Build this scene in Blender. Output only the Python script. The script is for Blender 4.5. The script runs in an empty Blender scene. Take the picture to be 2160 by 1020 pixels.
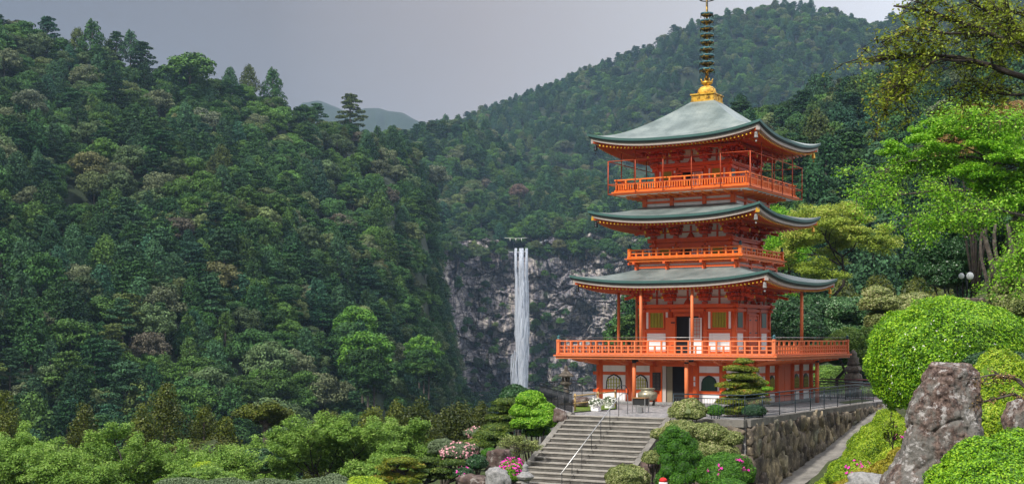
import bpy, math, random
import numpy as np
from mathutils import Vector, Matrix
R = math.radians
rng = np.random.default_rng(7)
random.seed(7)
S = bpy.context.scene
COL = S.collection
# ------------------------------------------------------------------ camera
F, HZ, CX = 2812.0, 716.0, 1080.0          # focal length and horizon of the photograph, in its pixels
cam = bpy.data.cameras.new('camera'); camo = bpy.data.objects.new('camera', cam); COL.objects.link(camo)
cam.sensor_fit = 'HORIZONTAL'; cam.sensor_width = 36; cam.lens = 36*F/2160
cam.shift_y = (HZ-510)/2160
camo.location = (0, 0, 0); camo.rotation_euler = (R(90), 0, 0)
cam.clip_start = .1; cam.clip_end = 20000
S.camera = camo
# ------------------------------------------------------------------ light
SUN = Vector((-.50, -.52, .72)).normalized()
EL = math.asin(SUN.z); AZ = math.atan2(SUN.x, SUN.y)
w = bpy.data.worlds.new("World"); S.world = w; w.use_nodes = True
nt = w.node_tree; nt.nodes.clear()
def N(t, **k):
    n = nt.nodes.new(t)
    for a, b in k.items(): setattr(n, a, b)
    return n
def L(a, b): nt.links.new(a, b)
sky = N('ShaderNodeTexSky', sky_type='NISHITA', sun_disc=False, sun_elevation=EL, sun_rotation=AZ)
geo = N('ShaderNodeTexCoord'); sep = N('ShaderNodeSeparateXYZ'); L(geo.outputs['Generated'], sep.inputs[0])
# an overcast deck, brighter overhead, with an added gradient from dark left to light right
mr = N('ShaderNodeMapRange'); L(sep.outputs['X'], mr.inputs[0]); mr.inputs[1].default_value = -.38; mr.inputs[2].default_value = .30
ns = N('ShaderNodeTexNoise'); ns.inputs['Scale'].default_value = 2.2; ns.inputs['Detail'].default_value = 3; L(geo.outputs['Generated'], ns.inputs['Vector'])
ad = N('ShaderNodeMath', operation='MULTIPLY_ADD'); L(ns.outputs[0], ad.inputs[0]); ad.inputs[1].default_value = .22; ad.inputs[2].default_value = -.11
a2 = N('ShaderNodeMath', operation='ADD'); L(ad.outputs[0], a2.inputs[0]); L(mr.outputs[0], a2.inputs[1])
rp = N('ShaderNodeValToRGB'); L(a2.outputs[0], rp.inputs[0])
rp.color_ramp.elements[0].color = (.108, .106, .112, 1); rp.color_ramp.elements[1].color = (.60, .60, .63, 1)
for p_, c_ in ((.30, (.165, .145, .138)), (.50, (.285, .245, .228)), (.70, (.39, .362, .352))):
    e_ = rp.color_ramp.elements.new(p_); e_.color = (*c_, 1)
up = N('ShaderNodeMapRange'); L(sep.outputs['Z'], up.inputs[0]); up.inputs[1].default_value = .3; up.inputs[2].default_value = .9
up.inputs[3].default_value = 10; up.inputs[4].default_value = 30
sc = N('ShaderNodeVectorMath', operation='SCALE'); L(rp.outputs[0], sc.inputs[0]); L(up.outputs[0], sc.inputs['Scale'])
mx = N('ShaderNodeMixRGB'); mx.inputs[0].default_value = .9; L(sky.outputs[0], mx.inputs[1]); L(sc.outputs[0], mx.inputs[2])
bg = N('ShaderNodeBackground'); bg.inputs['Strength'].default_value = .1; L(mx.outputs[0], bg.inputs[0])
wo = N('ShaderNodeOutputWorld'); L(bg.outputs[0], wo.inputs[0])
sl = bpy.data.lights.new('sun', 'SUN'); sl.energy = 3.2; sl.angle = R(4); sl.color = (1, .95, .86)
so = bpy.data.objects.new('sun', sl); COL.objects.link(so); so.rotation_euler = (-SUN).to_track_quat('-Z', 'Y').to_euler()
S.view_settings.view_transform = 'Standard'; S.view_settings.look = 'None'; S.view_settings.exposure = 0.68; S.view_settings.gamma = 1
S.cycles.volume_bounces = 1; S.cycles.max_bounces = 6; S.cycles.transparent_max_bounces = 16
# ------------------------------------------------------------------ helpers
def P(px, py, Y): return np.array([(px-CX)/F*Y, Y, (HZ-py)/F*Y])
TH = R(30.86)
EX = np.array([math.cos(TH), -math.sin(TH), 0]); UY = np.array([math.sin(TH), math.cos(TH), 0]); ZZ = np.array([0, 0, 1.])
def unit(v): v = np.asarray(v, float); return v/(np.linalg.norm(v)+1e-12)
def hash3(i, seed):
    i = i.astype(np.int64)
    h = (i[..., 0]*374761393 + i[..., 1]*668265263 + i[..., 2]*2147483647 + seed*974634777) & 0xffffffff
    h = ((h ^ (h >> 13))*1274126177) & 0xffffffff
    h = ((h ^ (h >> 16))*2246822519) & 0xffffffff
    return ((h ^ (h >> 15)) & 0xffffff)/float(0xffffff)
def vnoise(p, seed=0):
    p = np.asarray(p, float); i = np.floor(p); f = p-i; f = f*f*(3-2*f); r = 0
    for dx in (0, 1):
        for dy in (0, 1):
            for dz in (0, 1):
                wt = (f[..., 0] if dx else 1-f[..., 0])*(f[..., 1] if dy else 1-f[..., 1])*(f[..., 2] if dz else 1-f[..., 2])
                r = r + wt*hash3(i+np.array([dx, dy, dz]), seed)
    return r*2-1
def fbm(p, sc_, o=4, seed=0):
    r = 0; a = 1.
    for k in range(o): r = r+a*vnoise(np.asarray(p)*sc_, seed+k); a *= .5; sc_ *= 2.03
    return r
def worley(p, seed=0):
    """cell noise: id value of nearest cell and edge distance"""
    p = np.asarray(p, float); i0 = np.floor(p); b1 = np.full(p.shape[:-1], 9.); b2 = b1.copy(); idv = np.zeros(p.shape[:-1])
    for dx in (-1, 0, 1):
        for dy in (-1, 0, 1):
            for dz in (-1, 0, 1):
                c = i0+np.array([dx, dy, dz]); o = np.stack([hash3(c, seed+k) for k in (1, 2, 3)], -1)
                d = np.linalg.norm(c+o-p, axis=-1); v = hash3(c, seed+9)
                m = d < b1; b2 = np.where(m, b1, np.minimum(b2, d)); idv = np.where(m, v, idv); b1 = np.where(m, d, b1)
    return idv, b2-b1
def tag(o, label=None, cat=None, group=None, kind=None):
    if label: o['label'] = label
    if cat: o['category'] = cat
    if group: o['group'] = group
    if kind: o['kind'] = kind
    return o
def empty(name, loc=(0, 0, 0), rz=0, label=None, cat=None, group=None):
    o = bpy.data.objects.new(name, None); COL.objects.link(o); o.location = loc; o.rotation_euler = (0, 0, rz); o.empty_display_size = .3
    return tag(o, label, cat, group)
def copy_tree(o, parent=None):
    c = o.copy(); COL.objects.link(c); c.parent = parent
    for ch in list(o.children): copy_tree(ch, c)
    return c
class MB:
    def __init__(s): s.v = []; s.f = []; s.n = 0; s.sm = []; s.mi = []; s.tone = []
    def add(s, v, f, smooth=False, mi=0, tone=None):
        v = np.asarray(v, float).reshape(-1, 3); s.v.append(v); f = [tuple(int(a)+s.n for a in q) for q in f]
        s.f.append(f); s.n += len(v); s.sm += [smooth]*len(f); s.mi += [mi]*len(f)
        s.tone += [random.random() if tone is None else tone]*len(f) if not hasattr(tone, '__len__') else list(tone); return s
    def box(s, c, d, M=None, **k):
        c = np.asarray(c, float); d = np.asarray(d, float)/2
        q = np.array([[x, y, z] for z in (-1, 1) for y in (-1, 1) for x in (-1, 1)])*d
        if M is not None: q = q@np.asarray(M).T
        return s.add(q+c, [(0, 2, 3, 1), (4, 5, 7, 6), (0, 1, 5, 4), (2, 6, 7, 3), (0, 4, 6, 2), (1, 3, 7, 5)], **k)
    def bar(s, a, b, w_, h_, **k):
        """box beam from a to b, w_ wide, h_ high"""
        a = np.asarray(a, float); b = np.asarray(b, float); d = b-a; l = np.linalg.norm(d); x = d/l
        up_ = ZZ if abs(x[2]) < .95 else np.array([0, 1., 0]); y = unit(np.cross(up_, x)); z = np.cross(x, y)
        return s.box((a+b)/2, (l, w_, h_), np.stack([x, y, z], 1), **k)
    def tube(s, pts, rad, n=8, caps=True, **k):
        pts = np.asarray(pts, float); m = len(pts); rad = np.broadcast_to(np.asarray(rad, float), (m,))
        d = np.gradient(pts, axis=0); V = []; x = None
        for i in range(m):
            t = unit(d[i])
            if x is None: x = unit(np.cross(t, ZZ if abs(t[2]) < .9 else [1, 0, 0]))
            x = unit(x-t*np.dot(x, t)); y = np.cross(t, x)
            a = np.arange(n)*2*math.pi/n
            V.append(pts[i]+rad[i]*(np.cos(a)[:, None]*x+np.sin(a)[:, None]*y))
        V = np.concatenate(V); Fc = [(i*n+j, i*n+(j+1) % n, (i+1)*n+(j+1) % n, (i+1)*n+j) for i in range(m-1) for j in range(n)]
        if caps: Fc += [tuple(range(n-1, -1, -1)), tuple(range((m-1)*n, m*n))]
        k.setdefault('smooth', True); return s.add(V, Fc, **k)
    def lathe(s, prof, c=(0, 0, 0), n=20, rot=0, **k):
        a = np.arange(n)*2*math.pi/n+rot; V = np.concatenate([np.stack([r*np.cos(a), r*np.sin(a), np.full(n, z)], 1) for r, z in prof])+np.asarray(c)
        m = len(prof); Fc = [(i*n+j, i*n+(j+1) % n, (i+1)*n+(j+1) % n, (i+1)*n+j) for i in range(m-1) for j in range(n)]
        Fc += [tuple(range(n-1, -1, -1)), tuple(range((m-1)*n, m*n))]
        k.setdefault('smooth', n > 8); return s.add(V, Fc, **k)
    def grid(s, V, **k):
        """V: (a,b,3) array of points"""
        a, b = V.shape[:2]; Fc = [(i*b+j, i*b+j+1, (i+1)*b+j+1, (i+1)*b+j) for i in range(a-1) for j in range(b-1)]
        k.setdefault('smooth', True); return s.add(V.reshape(-1, 3), Fc, **k)
    def extrude(s, poly, vec, **k):
        """prism: polygon of 3d points swept by vec"""
        p = np.asarray(poly, float); n = len(p); V = np.concatenate([p, p+np.asarray(vec)])
        return s.add(V, [tuple(range(n-1, -1, -1)), tuple(range(n, 2*n))]+[(i, (i+1) % n, n+(i+1) % n, n+i) for i in range(n)], **k)
    def blob(s, c, r, seed=0, amp=.18, fr=1.3, sub=10, sq=1., **k):
        """lumpy boulder"""
        u = np.linspace(0, 2*math.pi, 2*sub, endpoint=False); t = np.linspace(0, math.pi, sub+1)
        D = np.stack([np.outer(np.sin(t), np.cos(u)), np.outer(np.sin(t), np.sin(u)), np.outer(np.cos(t), np.ones_like(u))], -1)
        D2 = np.sign(D)*np.abs(D)**sq
        V = D2*(1+amp*fbm(D*fr+seed*7.3, 1, 3, seed))[..., None]*np.asarray(r)+np.asarray(c)
        a, b = V.shape[:2]; Fc = [(i*b+j, i*b+(j+1) % b, (i+1)*b+(j+1) % b, (i+1)*b+j) for i in range(a-1) for j in range(b)]
        k.setdefault('smooth', True); return s.add(V.reshape(-1, 3), Fc[::1], **k)
    def build(s, name, mats, parent=None, angle=None, loc=None):
        me = bpy.data.meshes.new(name); fs = [q for f in s.f for q in f]
        me.from_pydata(np.concatenate(s.v).tolist(), [], fs)
        mats = mats if isinstance(mats, (list, tuple)) else [mats]
        for m in mats: me.materials.append(m)
        me.polygons.foreach_set('use_smooth', s.sm); me.polygons.foreach_set('material_index', s.mi)
        at = me.attributes.new('tone', 'FLOAT', 'FACE'); at.data.foreach_set('value', s.tone)
        me.update()
        o = bpy.data.objects.new(name, me); COL.objects.link(o); o.parent = parent
        if loc is not None: o.location = loc
        return o
def mesh_np(name, V, Q, mats, tone=None, mi=None, parent=None, smooth=False):
    """fast mesh of quads"""
    me = bpy.data.meshes.new(name); n = len(Q)
    me.vertices.add(len(V)); me.vertices.foreach_set('co', np.asarray(V, np.float32).ravel())
    me.loops.add(n*4); me.loops.foreach_set('vertex_index', np.asarray(Q, np.int32).ravel())
    me.polygons.add(n); me.polygons.foreach_set('loop_start', np.arange(n, dtype=np.int32)*4)
    me.update(calc_edges=True)
    for m in (mats if isinstance(mats, (list, tuple)) else [mats]): me.materials.append(m)
    if mi is not None: me.polygons.foreach_set('material_index', np.asarray(mi, np.int32))
    me.polygons.foreach_set('use_smooth', np.full(n, smooth))
    if tone is not None:
        at = me.attributes.new('tone', 'FLOAT', 'FACE'); at.data.foreach_set('value', np.asarray(tone, np.float32))
    me.update()
    o = bpy.data.objects.new(name, me); COL.objects.link(o); o.parent = parent
    return o
# ------------------------------------------------------------------ materials
def mat(name, fn=None, col=(.5, .5, .5), rough=.6, metal=0., spec=.5):
    m = bpy.data.materials.new(name); m.use_nodes = True; t = m.node_tree; b = t.nodes['Principled BSDF']
    b.inputs['Base Color'].default_value = (*col, 1); b.inputs['Roughness'].default_value = rough; b.inputs['Metallic'].default_value = metal
    b.inputs['Specular IOR Level'].default_value = spec
    if fn: fn(t, b)
    return m
def nd(t, k, **kw):
    n = t.nodes.new(k)
    for a, b in kw.items(): setattr(n, a, b)
    return n
def noise(t, scale, detail=4, coord='Object', vscale=None, rough=.55):
    tc = nd(t, 'ShaderNodeTexCoord'); n = nd(t, 'ShaderNodeTexNoise'); n.inputs['Scale'].default_value = scale; n.inputs['Detail'].default_value = detail; n.inputs['Roughness'].default_value = rough
    src = tc.outputs[coord]
    if vscale:
        mp = nd(t, 'ShaderNodeMapping'); mp.inputs['Scale'].default_value = vscale; t.links.new(src, mp.inputs[0]); src = mp.outputs[0]
    t.links.new(src, n.inputs['Vector']); return n
def ramp(t, src, stops):
    r = nd(t, 'ShaderNodeValToRGB'); e = r.color_ramp.elements
    while len(e) < len(stops): e.new(.5)
    for q, (p_, c) in zip(e, stops): q.position = p_; q.color = (*c, 1) if len(c) == 3 else c
    t.links.new(src, r.inputs[0]); return r
def mixc(t, a, b, fac, mode='MIX'):
    m = nd(t, 'ShaderNodeMixRGB', blend_type=mode)
    for i, q in enumerate((fac, a, b)):
        if hasattr(q, 'links') or hasattr(q, 'is_output'): t.links.new(q, m.inputs[i])
        elif i == 0: m.inputs[0].default_value = q
        else: m.inputs[i].default_value = (*q, 1)
    return m.outputs[0]
def bump(t, b, src, strength=.4, dist=.05):
    n = nd(t, 'ShaderNodeBump'); n.inputs['Strength'].default_value = strength; n.inputs['Distance'].default_value = dist
    t.links.new(src, n.inputs['Height']); t.links.new(n.outputs[0], b.inputs['Normal'])
def painted(name, c, rough=.45, var=.25, dirt=(.12, .06, .04), dscale=.6):
    def fn(t, b):
        n = noise(t, dscale, 6); n2 = noise(t, 9, 3)
        c1 = mixc(t, tuple(x*(1-var) for x in c), tuple(min(1, x*(1+var*.6)) for x in c), n.outputs[0])
        r2 = ramp(t, n2.outputs[0], [(.62, (0, 0, 0)), (.8, (.35, .35, .35))])
        n3 = noise(t, 3.5, 5, vscale=(1, 1, .12)); r3 = ramp(t, n3.outputs[0], [(.52, (0, 0, 0)), (.78, (.5, .5, .5))]); c2 = mixc(t, c1, dirt, r2.outputs[0])
        t.links.new(mixc(t, c2, tuple(.55*x+.03 for x in c), r3.outputs[0]), b.inputs['Base Color'])
        bump(t, b, n3.outputs[0], .10, .01)
    return mat(name, fn, c, rough)
ORANGE = painted('vermilion_paint', (.74, .112, .018), .5, .26)
ORANGE2 = painted('weathered_vermilion_paint', (.78, .20, .065), .6, .24)
ORANGE3 = painted('bright_orange_paint', (.86, .19, .018), .5, .22)
REDDK = painted('deep_red_paint', (.62, .075, .022), .5, .25)
WHITE = painted('white_plaster', (.86, .84, .85), .8, .06, (.5, .45, .42))
YELLOW = mat('yellow_paint', col=(.75, .42, .03), rough=.5)
GREENP = mat('dark_green_lacquer', col=(.012, .06, .035), rough=.4)
LOUVRE = painted('yellow_green_slats', (.42, .40, .03), .5, .3)
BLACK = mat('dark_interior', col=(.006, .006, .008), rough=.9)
IRON = mat('black_ironwork', col=(.012, .016, .022), rough=.4, metal=.3)
RAILM = mat('blue_grey_rail_paint', col=(.03, .05, .065), rough=.35, metal=.2)
STEEL = mat('brushed_steel', col=(.45, .45, .45), rough=.35, metal=.9)
def goldf(t, b):
    n = noise(t, 5, 5); t.links.new(ramp(t, n.outputs[0], [(.35, (.12, .07, .02)), (.5, (.70, .40, .05)), (.7, (.85, .55, .10))]).outputs[0], b.inputs['Base Color'])
GOLD = mat('weathered_gilding', goldf, rough=.42, metal=.55)
def brzf(t, b):
    n = noise(t, 6, 5); t.links.new(ramp(t, n.outputs[0], [(.36, (.03, .035, .03)), (.48, (.20, .13, .04)), (.60, (.62, .38, .07))]).outputs[0], b.inputs['Base Color'])
BRONZE = mat('dark_gilt_bronze', brzf, rough=.45, metal=.5)
def patf(t, b):
    n = noise(t, 3, 4); t.links.new(ramp(t, n.outputs[0], [(.4, (.02, .075, .10)), (.6, (.05, .16, .18))]).outputs[0], b.inputs['Base Color'])
PATINA = mat('green_patina', patf, rough=.5, metal=.2)
def roofm(t, b):
    tc = nd(t, 'ShaderNodeTexCoord'); at = nd(t, 'ShaderNodeUVMap', uv_map='UVMap')
    br = nd(t, 'ShaderNodeTexBrick'); br.offset = .5; br.inputs['Scale'].default_value = 1; br.inputs['Mortar Size'].default_value = .013
    br.inputs['Brick Width'].default_value = .5; br.inputs['Row Height'].default_value = .13; br.inputs['Mortar Smooth'].default_value = .3
    br.inputs['Color1'].default_value = (.165, .215, .215, 1); br.inputs['Color2'].default_value = (.21, .265, .26, 1); br.inputs['Mortar'].default_value = (.075, .11, .115, 1)
    t.links.new(at.outputs[0], br.inputs['Vector'])
    n = noise(t, .9, 5); c = mixc(t, br.outputs[0], ramp(t, n.outputs[0], [(.38, (.09, .125, .125)), (.5, (.22, .27, .265)), (.66, (.38, .43, .41))]).outputs[0], .45)
    t.links.new(c, b.inputs['Base Color']); bump(t, b, br.outputs['Fac'], -.5, .02)
ROOF = mat('patinated_copper_shingle', roofm, rough=.5, metal=.15)
EDGEG = painted('eave_edge_patina', (.07, .16, .15), .5, .3)
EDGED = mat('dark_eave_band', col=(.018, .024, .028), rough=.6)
SOFF = painted('pale_eave_board', (.50, .43, .40), .8, .1)
def stonef(c1, c2, c3, sc_=3., lich=(.5, .5, .46), la=.6, dist=.03, bstr=.8):
    def fn(t, b):
        n = noise(t, sc_, 8, rough=.65); n2 = noise(t, sc_*3.1, 6, rough=.7); n3 = noise(t, sc_*.6, 3)
        c = ramp(t, n.outputs[0], [(.32, c1), (.5, c2), (.68, c3)]).outputs[0]
        m = ramp(t, n2.outputs[0], [(.56, (0, 0, 0)), (.66, (la, la, la))]).outputs[0]
        t.links.new(mixc(t, c, lich, m), b.inputs['Base Color']); bump(t, b, n2.outputs[0], bstr, dist)
    return fn
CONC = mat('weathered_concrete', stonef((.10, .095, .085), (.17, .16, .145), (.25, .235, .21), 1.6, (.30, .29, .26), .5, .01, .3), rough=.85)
CONCD = mat('dark_stained_concrete', stonef((.055, .05, .045), (.10, .095, .085), (.17, .16, .145), 1.4, (.2, .2, .18), .4, .01, .3), rough=.85)
NOSE = mat('pale_tread_concrete', stonef((.22, .20, .18), (.30, .28, .25), (.37, .35, .31), 2, (.4, .38, .35), .4, .01, .3), rough=.85)  # treads get a paler concrete than the blotchy dark risers
GRAN = mat('grey_granite', stonef((.13, .13, .13), (.25, .25, .25), (.36, .35, .34), 9, (.45, .45, .42), .5), rough=.8)
GRAND = mat('dark_mossy_stone', stonef((.04, .035, .028), (.09, .075, .06), (.17, .15, .12), 7, (.22, .2, .14), .5), rough=.85)
ROCKM = mat('brown_garden_rock', stonef((.035, .022, .022), (.10, .065, .055), (.20, .16, .14), 1.6, (.40, .37, .34), .8, .06), rough=.85)
PAVE_C = ((.16, .155, .16), (.26, .25, .26))
def pavef(t, b):
    tc = nd(t, 'ShaderNodeTexCoord'); v = nd(t, 'ShaderNodeTexVoronoi'); v.inputs['Scale'].default_value = 3.4; t.links.new(tc.outputs['Object'], v.inputs['Vector'])
    v2 = nd(t, 'ShaderNodeTexVoronoi', feature='DISTANCE_TO_EDGE'); v2.inputs['Scale'].default_value = 3.4; t.links.new(tc.outputs['Object'], v2.inputs['Vector'])
    s_ = nd(t, 'ShaderNodeSeparateColor'); t.links.new(v.outputs['Color'], s_.inputs[0])
    c = ramp(t, s_.outputs[0], [(0, (.11, .11, .12)), (1, (.30, .29, .30))]).outputs[0]
    e = ramp(t, v2.outputs['Distance'], [(.03, (1, 1, 1)), (.09, (0, 0, 0))]).outputs[0]
    t.links.new(mixc(t, c, (.32, .31, .30), e), b.inputs['Base Color'])
PAVE = mat('cobbled_paving', pavef, rough=.8)
def leafmat(name, stops, trans=.3, patch=.5, pscale=.35, inst=0., rough=.5, spec=.35):
    """leaf colours picked per leaf (attribute tone) and per patch of the crown"""
    def fn(t, b):
        a = nd(t, 'ShaderNodeAttribute', attribute_name='tone'); n = noise(t, pscale, 3)
        m1 = nd(t, 'ShaderNodeMath', operation='MULTIPLY_ADD'); t.links.new(n.outputs[0], m1.inputs[0]); m1.inputs[1].default_value = 2.2*patch; m1.inputs[2].default_value = -1.1*patch+.5*(1-patch)-.5*(1-patch)
        m2 = nd(t, 'ShaderNodeMath', operation='MULTIPLY_ADD'); t.links.new(a.outputs['Fac'], m2.inputs[0]); m2.inputs[1].default_value = .9; t.links.new(m1.outputs[0], m2.inputs[2])
        c = ramp(t, m2.outputs[0], stops).outputs[0]
        if inst:
            oi = nd(t, 'ShaderNodeObjectInfo'); h = nd(t, 'ShaderNodeHueSaturation')
            q = nd(t, 'ShaderNodeMapRange'); t.links.new(oi.outputs['Random'], q.inputs[0]); q.inputs[3].default_value = 1-inst; q.inputs[4].default_value = 1+inst
            t.links.new(q.outputs[0], h.inputs['Value']); t.links.new(c, h.inputs['Color']); c = h.outputs[0]
        t.links.new(c, b.inputs['Base Color'])
        tr = nd(t, 'ShaderNodeBsdfTranslucent'); t.links.new(c, tr.inputs[0]); mxs = nd(t, 'ShaderNodeMixShader'); mxs.inputs[0].default_value = trans
        o = t.nodes['Material Output']; t.links.new(b.outputs[0], mxs.inputs[1]); t.links.new(tr.outputs[0], mxs.inputs[2]); t.links.new(mxs.outputs[0], o.inputs[0])
    return mat(name, fn, rough=rough, spec=spec)
def forestmat(name, species, spec=.2):
    """a wood of mixed species: each tree takes one species' colour, each leaf varies around it"""
    def fn(t, b):
        oi = nd(t, 'ShaderNodeObjectInfo'); r = ramp(t, oi.outputs['Random'], species); r.color_ramp.interpolation = 'CONSTANT'
        a = nd(t, 'ShaderNodeAttribute', attribute_name='tone')
        q = nd(t, 'ShaderNodeMapRange'); t.links.new(a.outputs['Fac'], q.inputs[0]); q.inputs[3].default_value = .55; q.inputs[4].default_value = 2.1
        wn = nd(t, 'ShaderNodeTexWhiteNoise', noise_dimensions='1D'); t.links.new(oi.outputs['Random'], wn.inputs['W'])
        q2 = nd(t, 'ShaderNodeMapRange'); t.links.new(wn.outputs['Value'], q2.inputs[0]); q2.inputs[3].default_value = .65; q2.inputs[4].default_value = 1.4
        mm = nd(t, 'ShaderNodeMath', operation='MULTIPLY'); t.links.new(q.outputs[0], mm.inputs[0]); t.links.new(q2.outputs[0], mm.inputs[1])
        h = nd(t, 'ShaderNodeVectorMath', operation='SCALE'); t.links.new(r.outputs[0], h.inputs[0]); t.links.new(mm.outputs[0], h.inputs['Scale'])
        t.links.new(h.outputs[0], b.inputs['Base Color'])
    return mat(name, fn, rough=.7, spec=spec)
G = lambda *a: a
F_CON = forestmat('forest_conifer_foliage', [(0, (.013, .044, .013)), (.25, (.022, .060, .014)), (.5, (.026, .066, .026)), (.72, (.042, .084, .016)), (.85, (.016, .052, .026)), (.96, (.060, .085, .020))])
F_BRD = forestmat('forest_broadleaf_foliage', [(0, (.024, .066, .013)), (.20, (.046, .098, .016)), (.40, (.056, .090, .034)), (.55, (.032, .080, .020)), (.74, (.085, .115, .040)), (.83, (.055, .120, .022)), (.91, (.080, .098, .048)), (.985, (.080, .072, .050)), (.99, (.10, .105, .040))])
BARK = mat('grey_brown_bark', stonef((.03, .024, .02), (.07, .055, .045), (.13, .11, .09), 4, (.2, .19, .17), .5), rough=.9)
BARKD = mat('dark_bark', stonef((.012, .009, .008), (.028, .020, .016), (.05, .04, .03), 4, (.08, .08, .06), .4), rough=.9)
L_LIME = leafmat('lime_azalea_leaf', [(0, (.03, .10, .004)), (.3, (.11, .29, .008)), (.65, (.27, .52, .016)), (1, (.46, .66, .04))], .25, .35, .8)
L_AZAL = leafmat('yellow_green_azalea_leaf', [(0, (.08, .18, .008)), (.35, (.24, .40, .014)), (.7, (.42, .56, .03)), (1, (.58, .62, .09))], .25, .5, .5)
L_MAPLE = leafmat('bright_spring_leaf', [(0, (.05, .17, .010)), (.35, (.17, .42, .015)), (.7, (.34, .62, .04)), (1, (.55, .78, .14))], .45, .4, .5)
L_CHER = leafmat('pale_cherry_leaf', [(0, (.07, .16, .020)), (.35, (.16, .30, .040)), (.7, (.27, .43, .075)), (1, (.40, .54, .16))], .35, .4, .5)
L_PALE = leafmat('pale_yellow_spring_leaf', [(0, (.14, .22, .02)), (.4, (.32, .43, .05)), (.75, (.48, .54, .10)), (1, (.52, .42, .12))], .4, .6, .3)
L_GOLD = leafmat('golden_cypress_leaf', [(0, (.022, .040, .004)), (.4, (.065, .090, .006)), (.8, (.12, .15, .012)), (1, (.15, .13, .02))], .15, .6, .4, inst=.25)
L_DARK = leafmat('glossy_evergreen_leaf', [(0, (.010, .040, .012)), (.45, (.025, .085, .024)), (.8, (.06, .15, .05)), (1, (.16, .26, .14))], .15, .4, .5, rough=.35)
L_OLIVE = leafmat('dark_overhead_cherry_leaf', [(0, (.08, .10, .004)), (.4, (.24, .32, .014)), (.8, (.30, .38, .03)), (1, (.34, .26, .03))], .35, .5, .5)
L_BRONZE = leafmat('bronze_new_leaf', [(0, (.12, .08, .03)), (.4, (.30, .18, .06)), (.8, (.42, .27, .09)), (1, (.30, .33, .10))], .3, .5, .6)
L_PINE = leafmat('garden_pine_needles', [(0, (.025, .060, .008)), (.4, (.07, .13, .014)), (.8, (.14, .20, .022)), (1, (.24, .24, .03))], .15, .5, 1.2)
L_PINER = leafmat('rust_tipped_pine_needles', [(0, (.06, .10, .008)), (.4, (.16, .22, .014)), (.72, (.26, .28, .02)), (.85, (.36, .22, .03)), (1, (.42, .12, .03))], .15, .7, 1.6)
L_SILV = leafmat('silvery_evergreen_leaf', [(0, (.02, .07, .02)), (.45, (.06, .16, .05)), (.75, (.16, .30, .12)), (1, (.40, .52, .34))], .2, .4, .5, rough=.35)
L_TOPI = leafmat('clipped_bush_leaf', [(0, (.025, .085, .008)), (.4, (.055, .19, .012)), (.8, (.12, .30, .02)), (1, (.20, .40, .05))], .2, .3, 1.)
L_VARI = leafmat('variegated_shrub_leaf', [(0, (.09, .13, .03)), (.4, (.22, .28, .07)), (.75, (.38, .42, .16)), (1, (.58, .52, .32))], .25, .5, 1.)
L_SAGE = leafmat('grey_green_shrub_leaf', [(0, (.06, .09, .04)), (.5, (.13, .19, .09)), (1, (.24, .30, .17))], .2, .4, 1.)
PINKM = mat('magenta_petals', col=(.75, .03, .42), rough=.6)
PINKP = mat('pale_pink_petals', col=(.68, .34, .38), rough=.6)
WHITEP = mat('white_petals', col=(.82, .82, .76), rough=.6)
def groundf(t, b):
    n = noise(t, .35, 6); n2 = noise(t, 5, 4)
    c = ramp(t, n.outputs[0], [(.35, (.030, .040, .012)), (.5, (.035, .055, .012)), (.65, (.07, .06, .035))]).outputs[0]
    t.links.new(mixc(t, c, (.10, .13, .03), ramp(t, n2.outputs[0], [(.5, (0, 0, 0)), (.7, (.6, .6, .6))]).outputs[0]), b.inputs['Base Color']); bump(t, b, n2.outputs[0], .6, .05)
GROUND = mat('mossy_garden_soil', groundf, rough=.95)
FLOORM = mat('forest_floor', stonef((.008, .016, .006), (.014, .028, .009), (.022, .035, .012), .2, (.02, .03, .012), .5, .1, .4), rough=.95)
# ------------------------------------------------------------------ ground height
ctrl = [P(*a) for a in [
    (1080, 740, 60)]][:0]
ctrl += [(-60, 60, -12), (-30, 60, -10.5), (-15, 60, -10), (-5, 60, -9.2), (-1, 60, -5.9), (-1, 56, -6.2), (-5, 57, -6.5), (-6, 50, -6.8), (-12, 45, -6.4), (-18, 36, -5.6), (-8, 36, -5.4), (0, 36, -5.4),
         (0, -10, -1.8), (0, 0, -1.8), (-6, 12, -3.4), (0, 14, -3.2), (4, 16, -2.9), (0, 24, -4.5), (6, 24, -3.4), (8, 22, -3.1), (12, 22, -2.6), (13, 38, -3.1), (17, 38, -2.4), (10, 40, -4.6), (8, 34, -4.2),
         (4, 45, -6.2), (3, 52, -7.6), (7, 53, -7.4), (10, 50, -7.0), (15, 49, -4.6), (16.5, 60, -5.4), (18.5, 64, -4.7), (14.2, 56, -6.3), (12, 50, -6.4), (11, 44, -5.8), (12.5, 47, -5.7), (17, 58, -4.4), (9.5, 38, -4.8), (18.5, 52, -2.6), (20, 48, .2), (18.6, 55, 1.0), (20.5, 56, 2.0), (22.5, 57, 4.0), (26, 60, 7.5), (30, 60, 9), (25, 42, 1.2), (22, 35, .1), (40, 60, 10),
         (19, 66, -3.5), (22, 72, -3.3), (26, 80, -3.3), (30, 75, .5), (34, 90, -1), (22, 90, -3.6), (12, 95, -4), (5, 95, -7), (0, 75, -8.5), (-2, 68, -8), (-10, 75, -14), (-40, 100, -19), (-20, 105, -18), (0, 110, -17), (20, 120, -8), (45, 120, -2),
         (-100, 160, -26), (0, 170, -26), (60, 170, -8), (-60, 20, -8), (60, 20, 8), (6, 62, -7.5), (12, 64, -7), (8, 75, -7), (15, 80, -7), (1.5, 62, -7.5), (9, 58, -7.5), (6, 85, -7), (2.4, 57, -7.6)]
ctrl = np.array(ctrl, float)
WP = np.array([9.89, 56.2, 0])      # right front corner of the terrace
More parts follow.
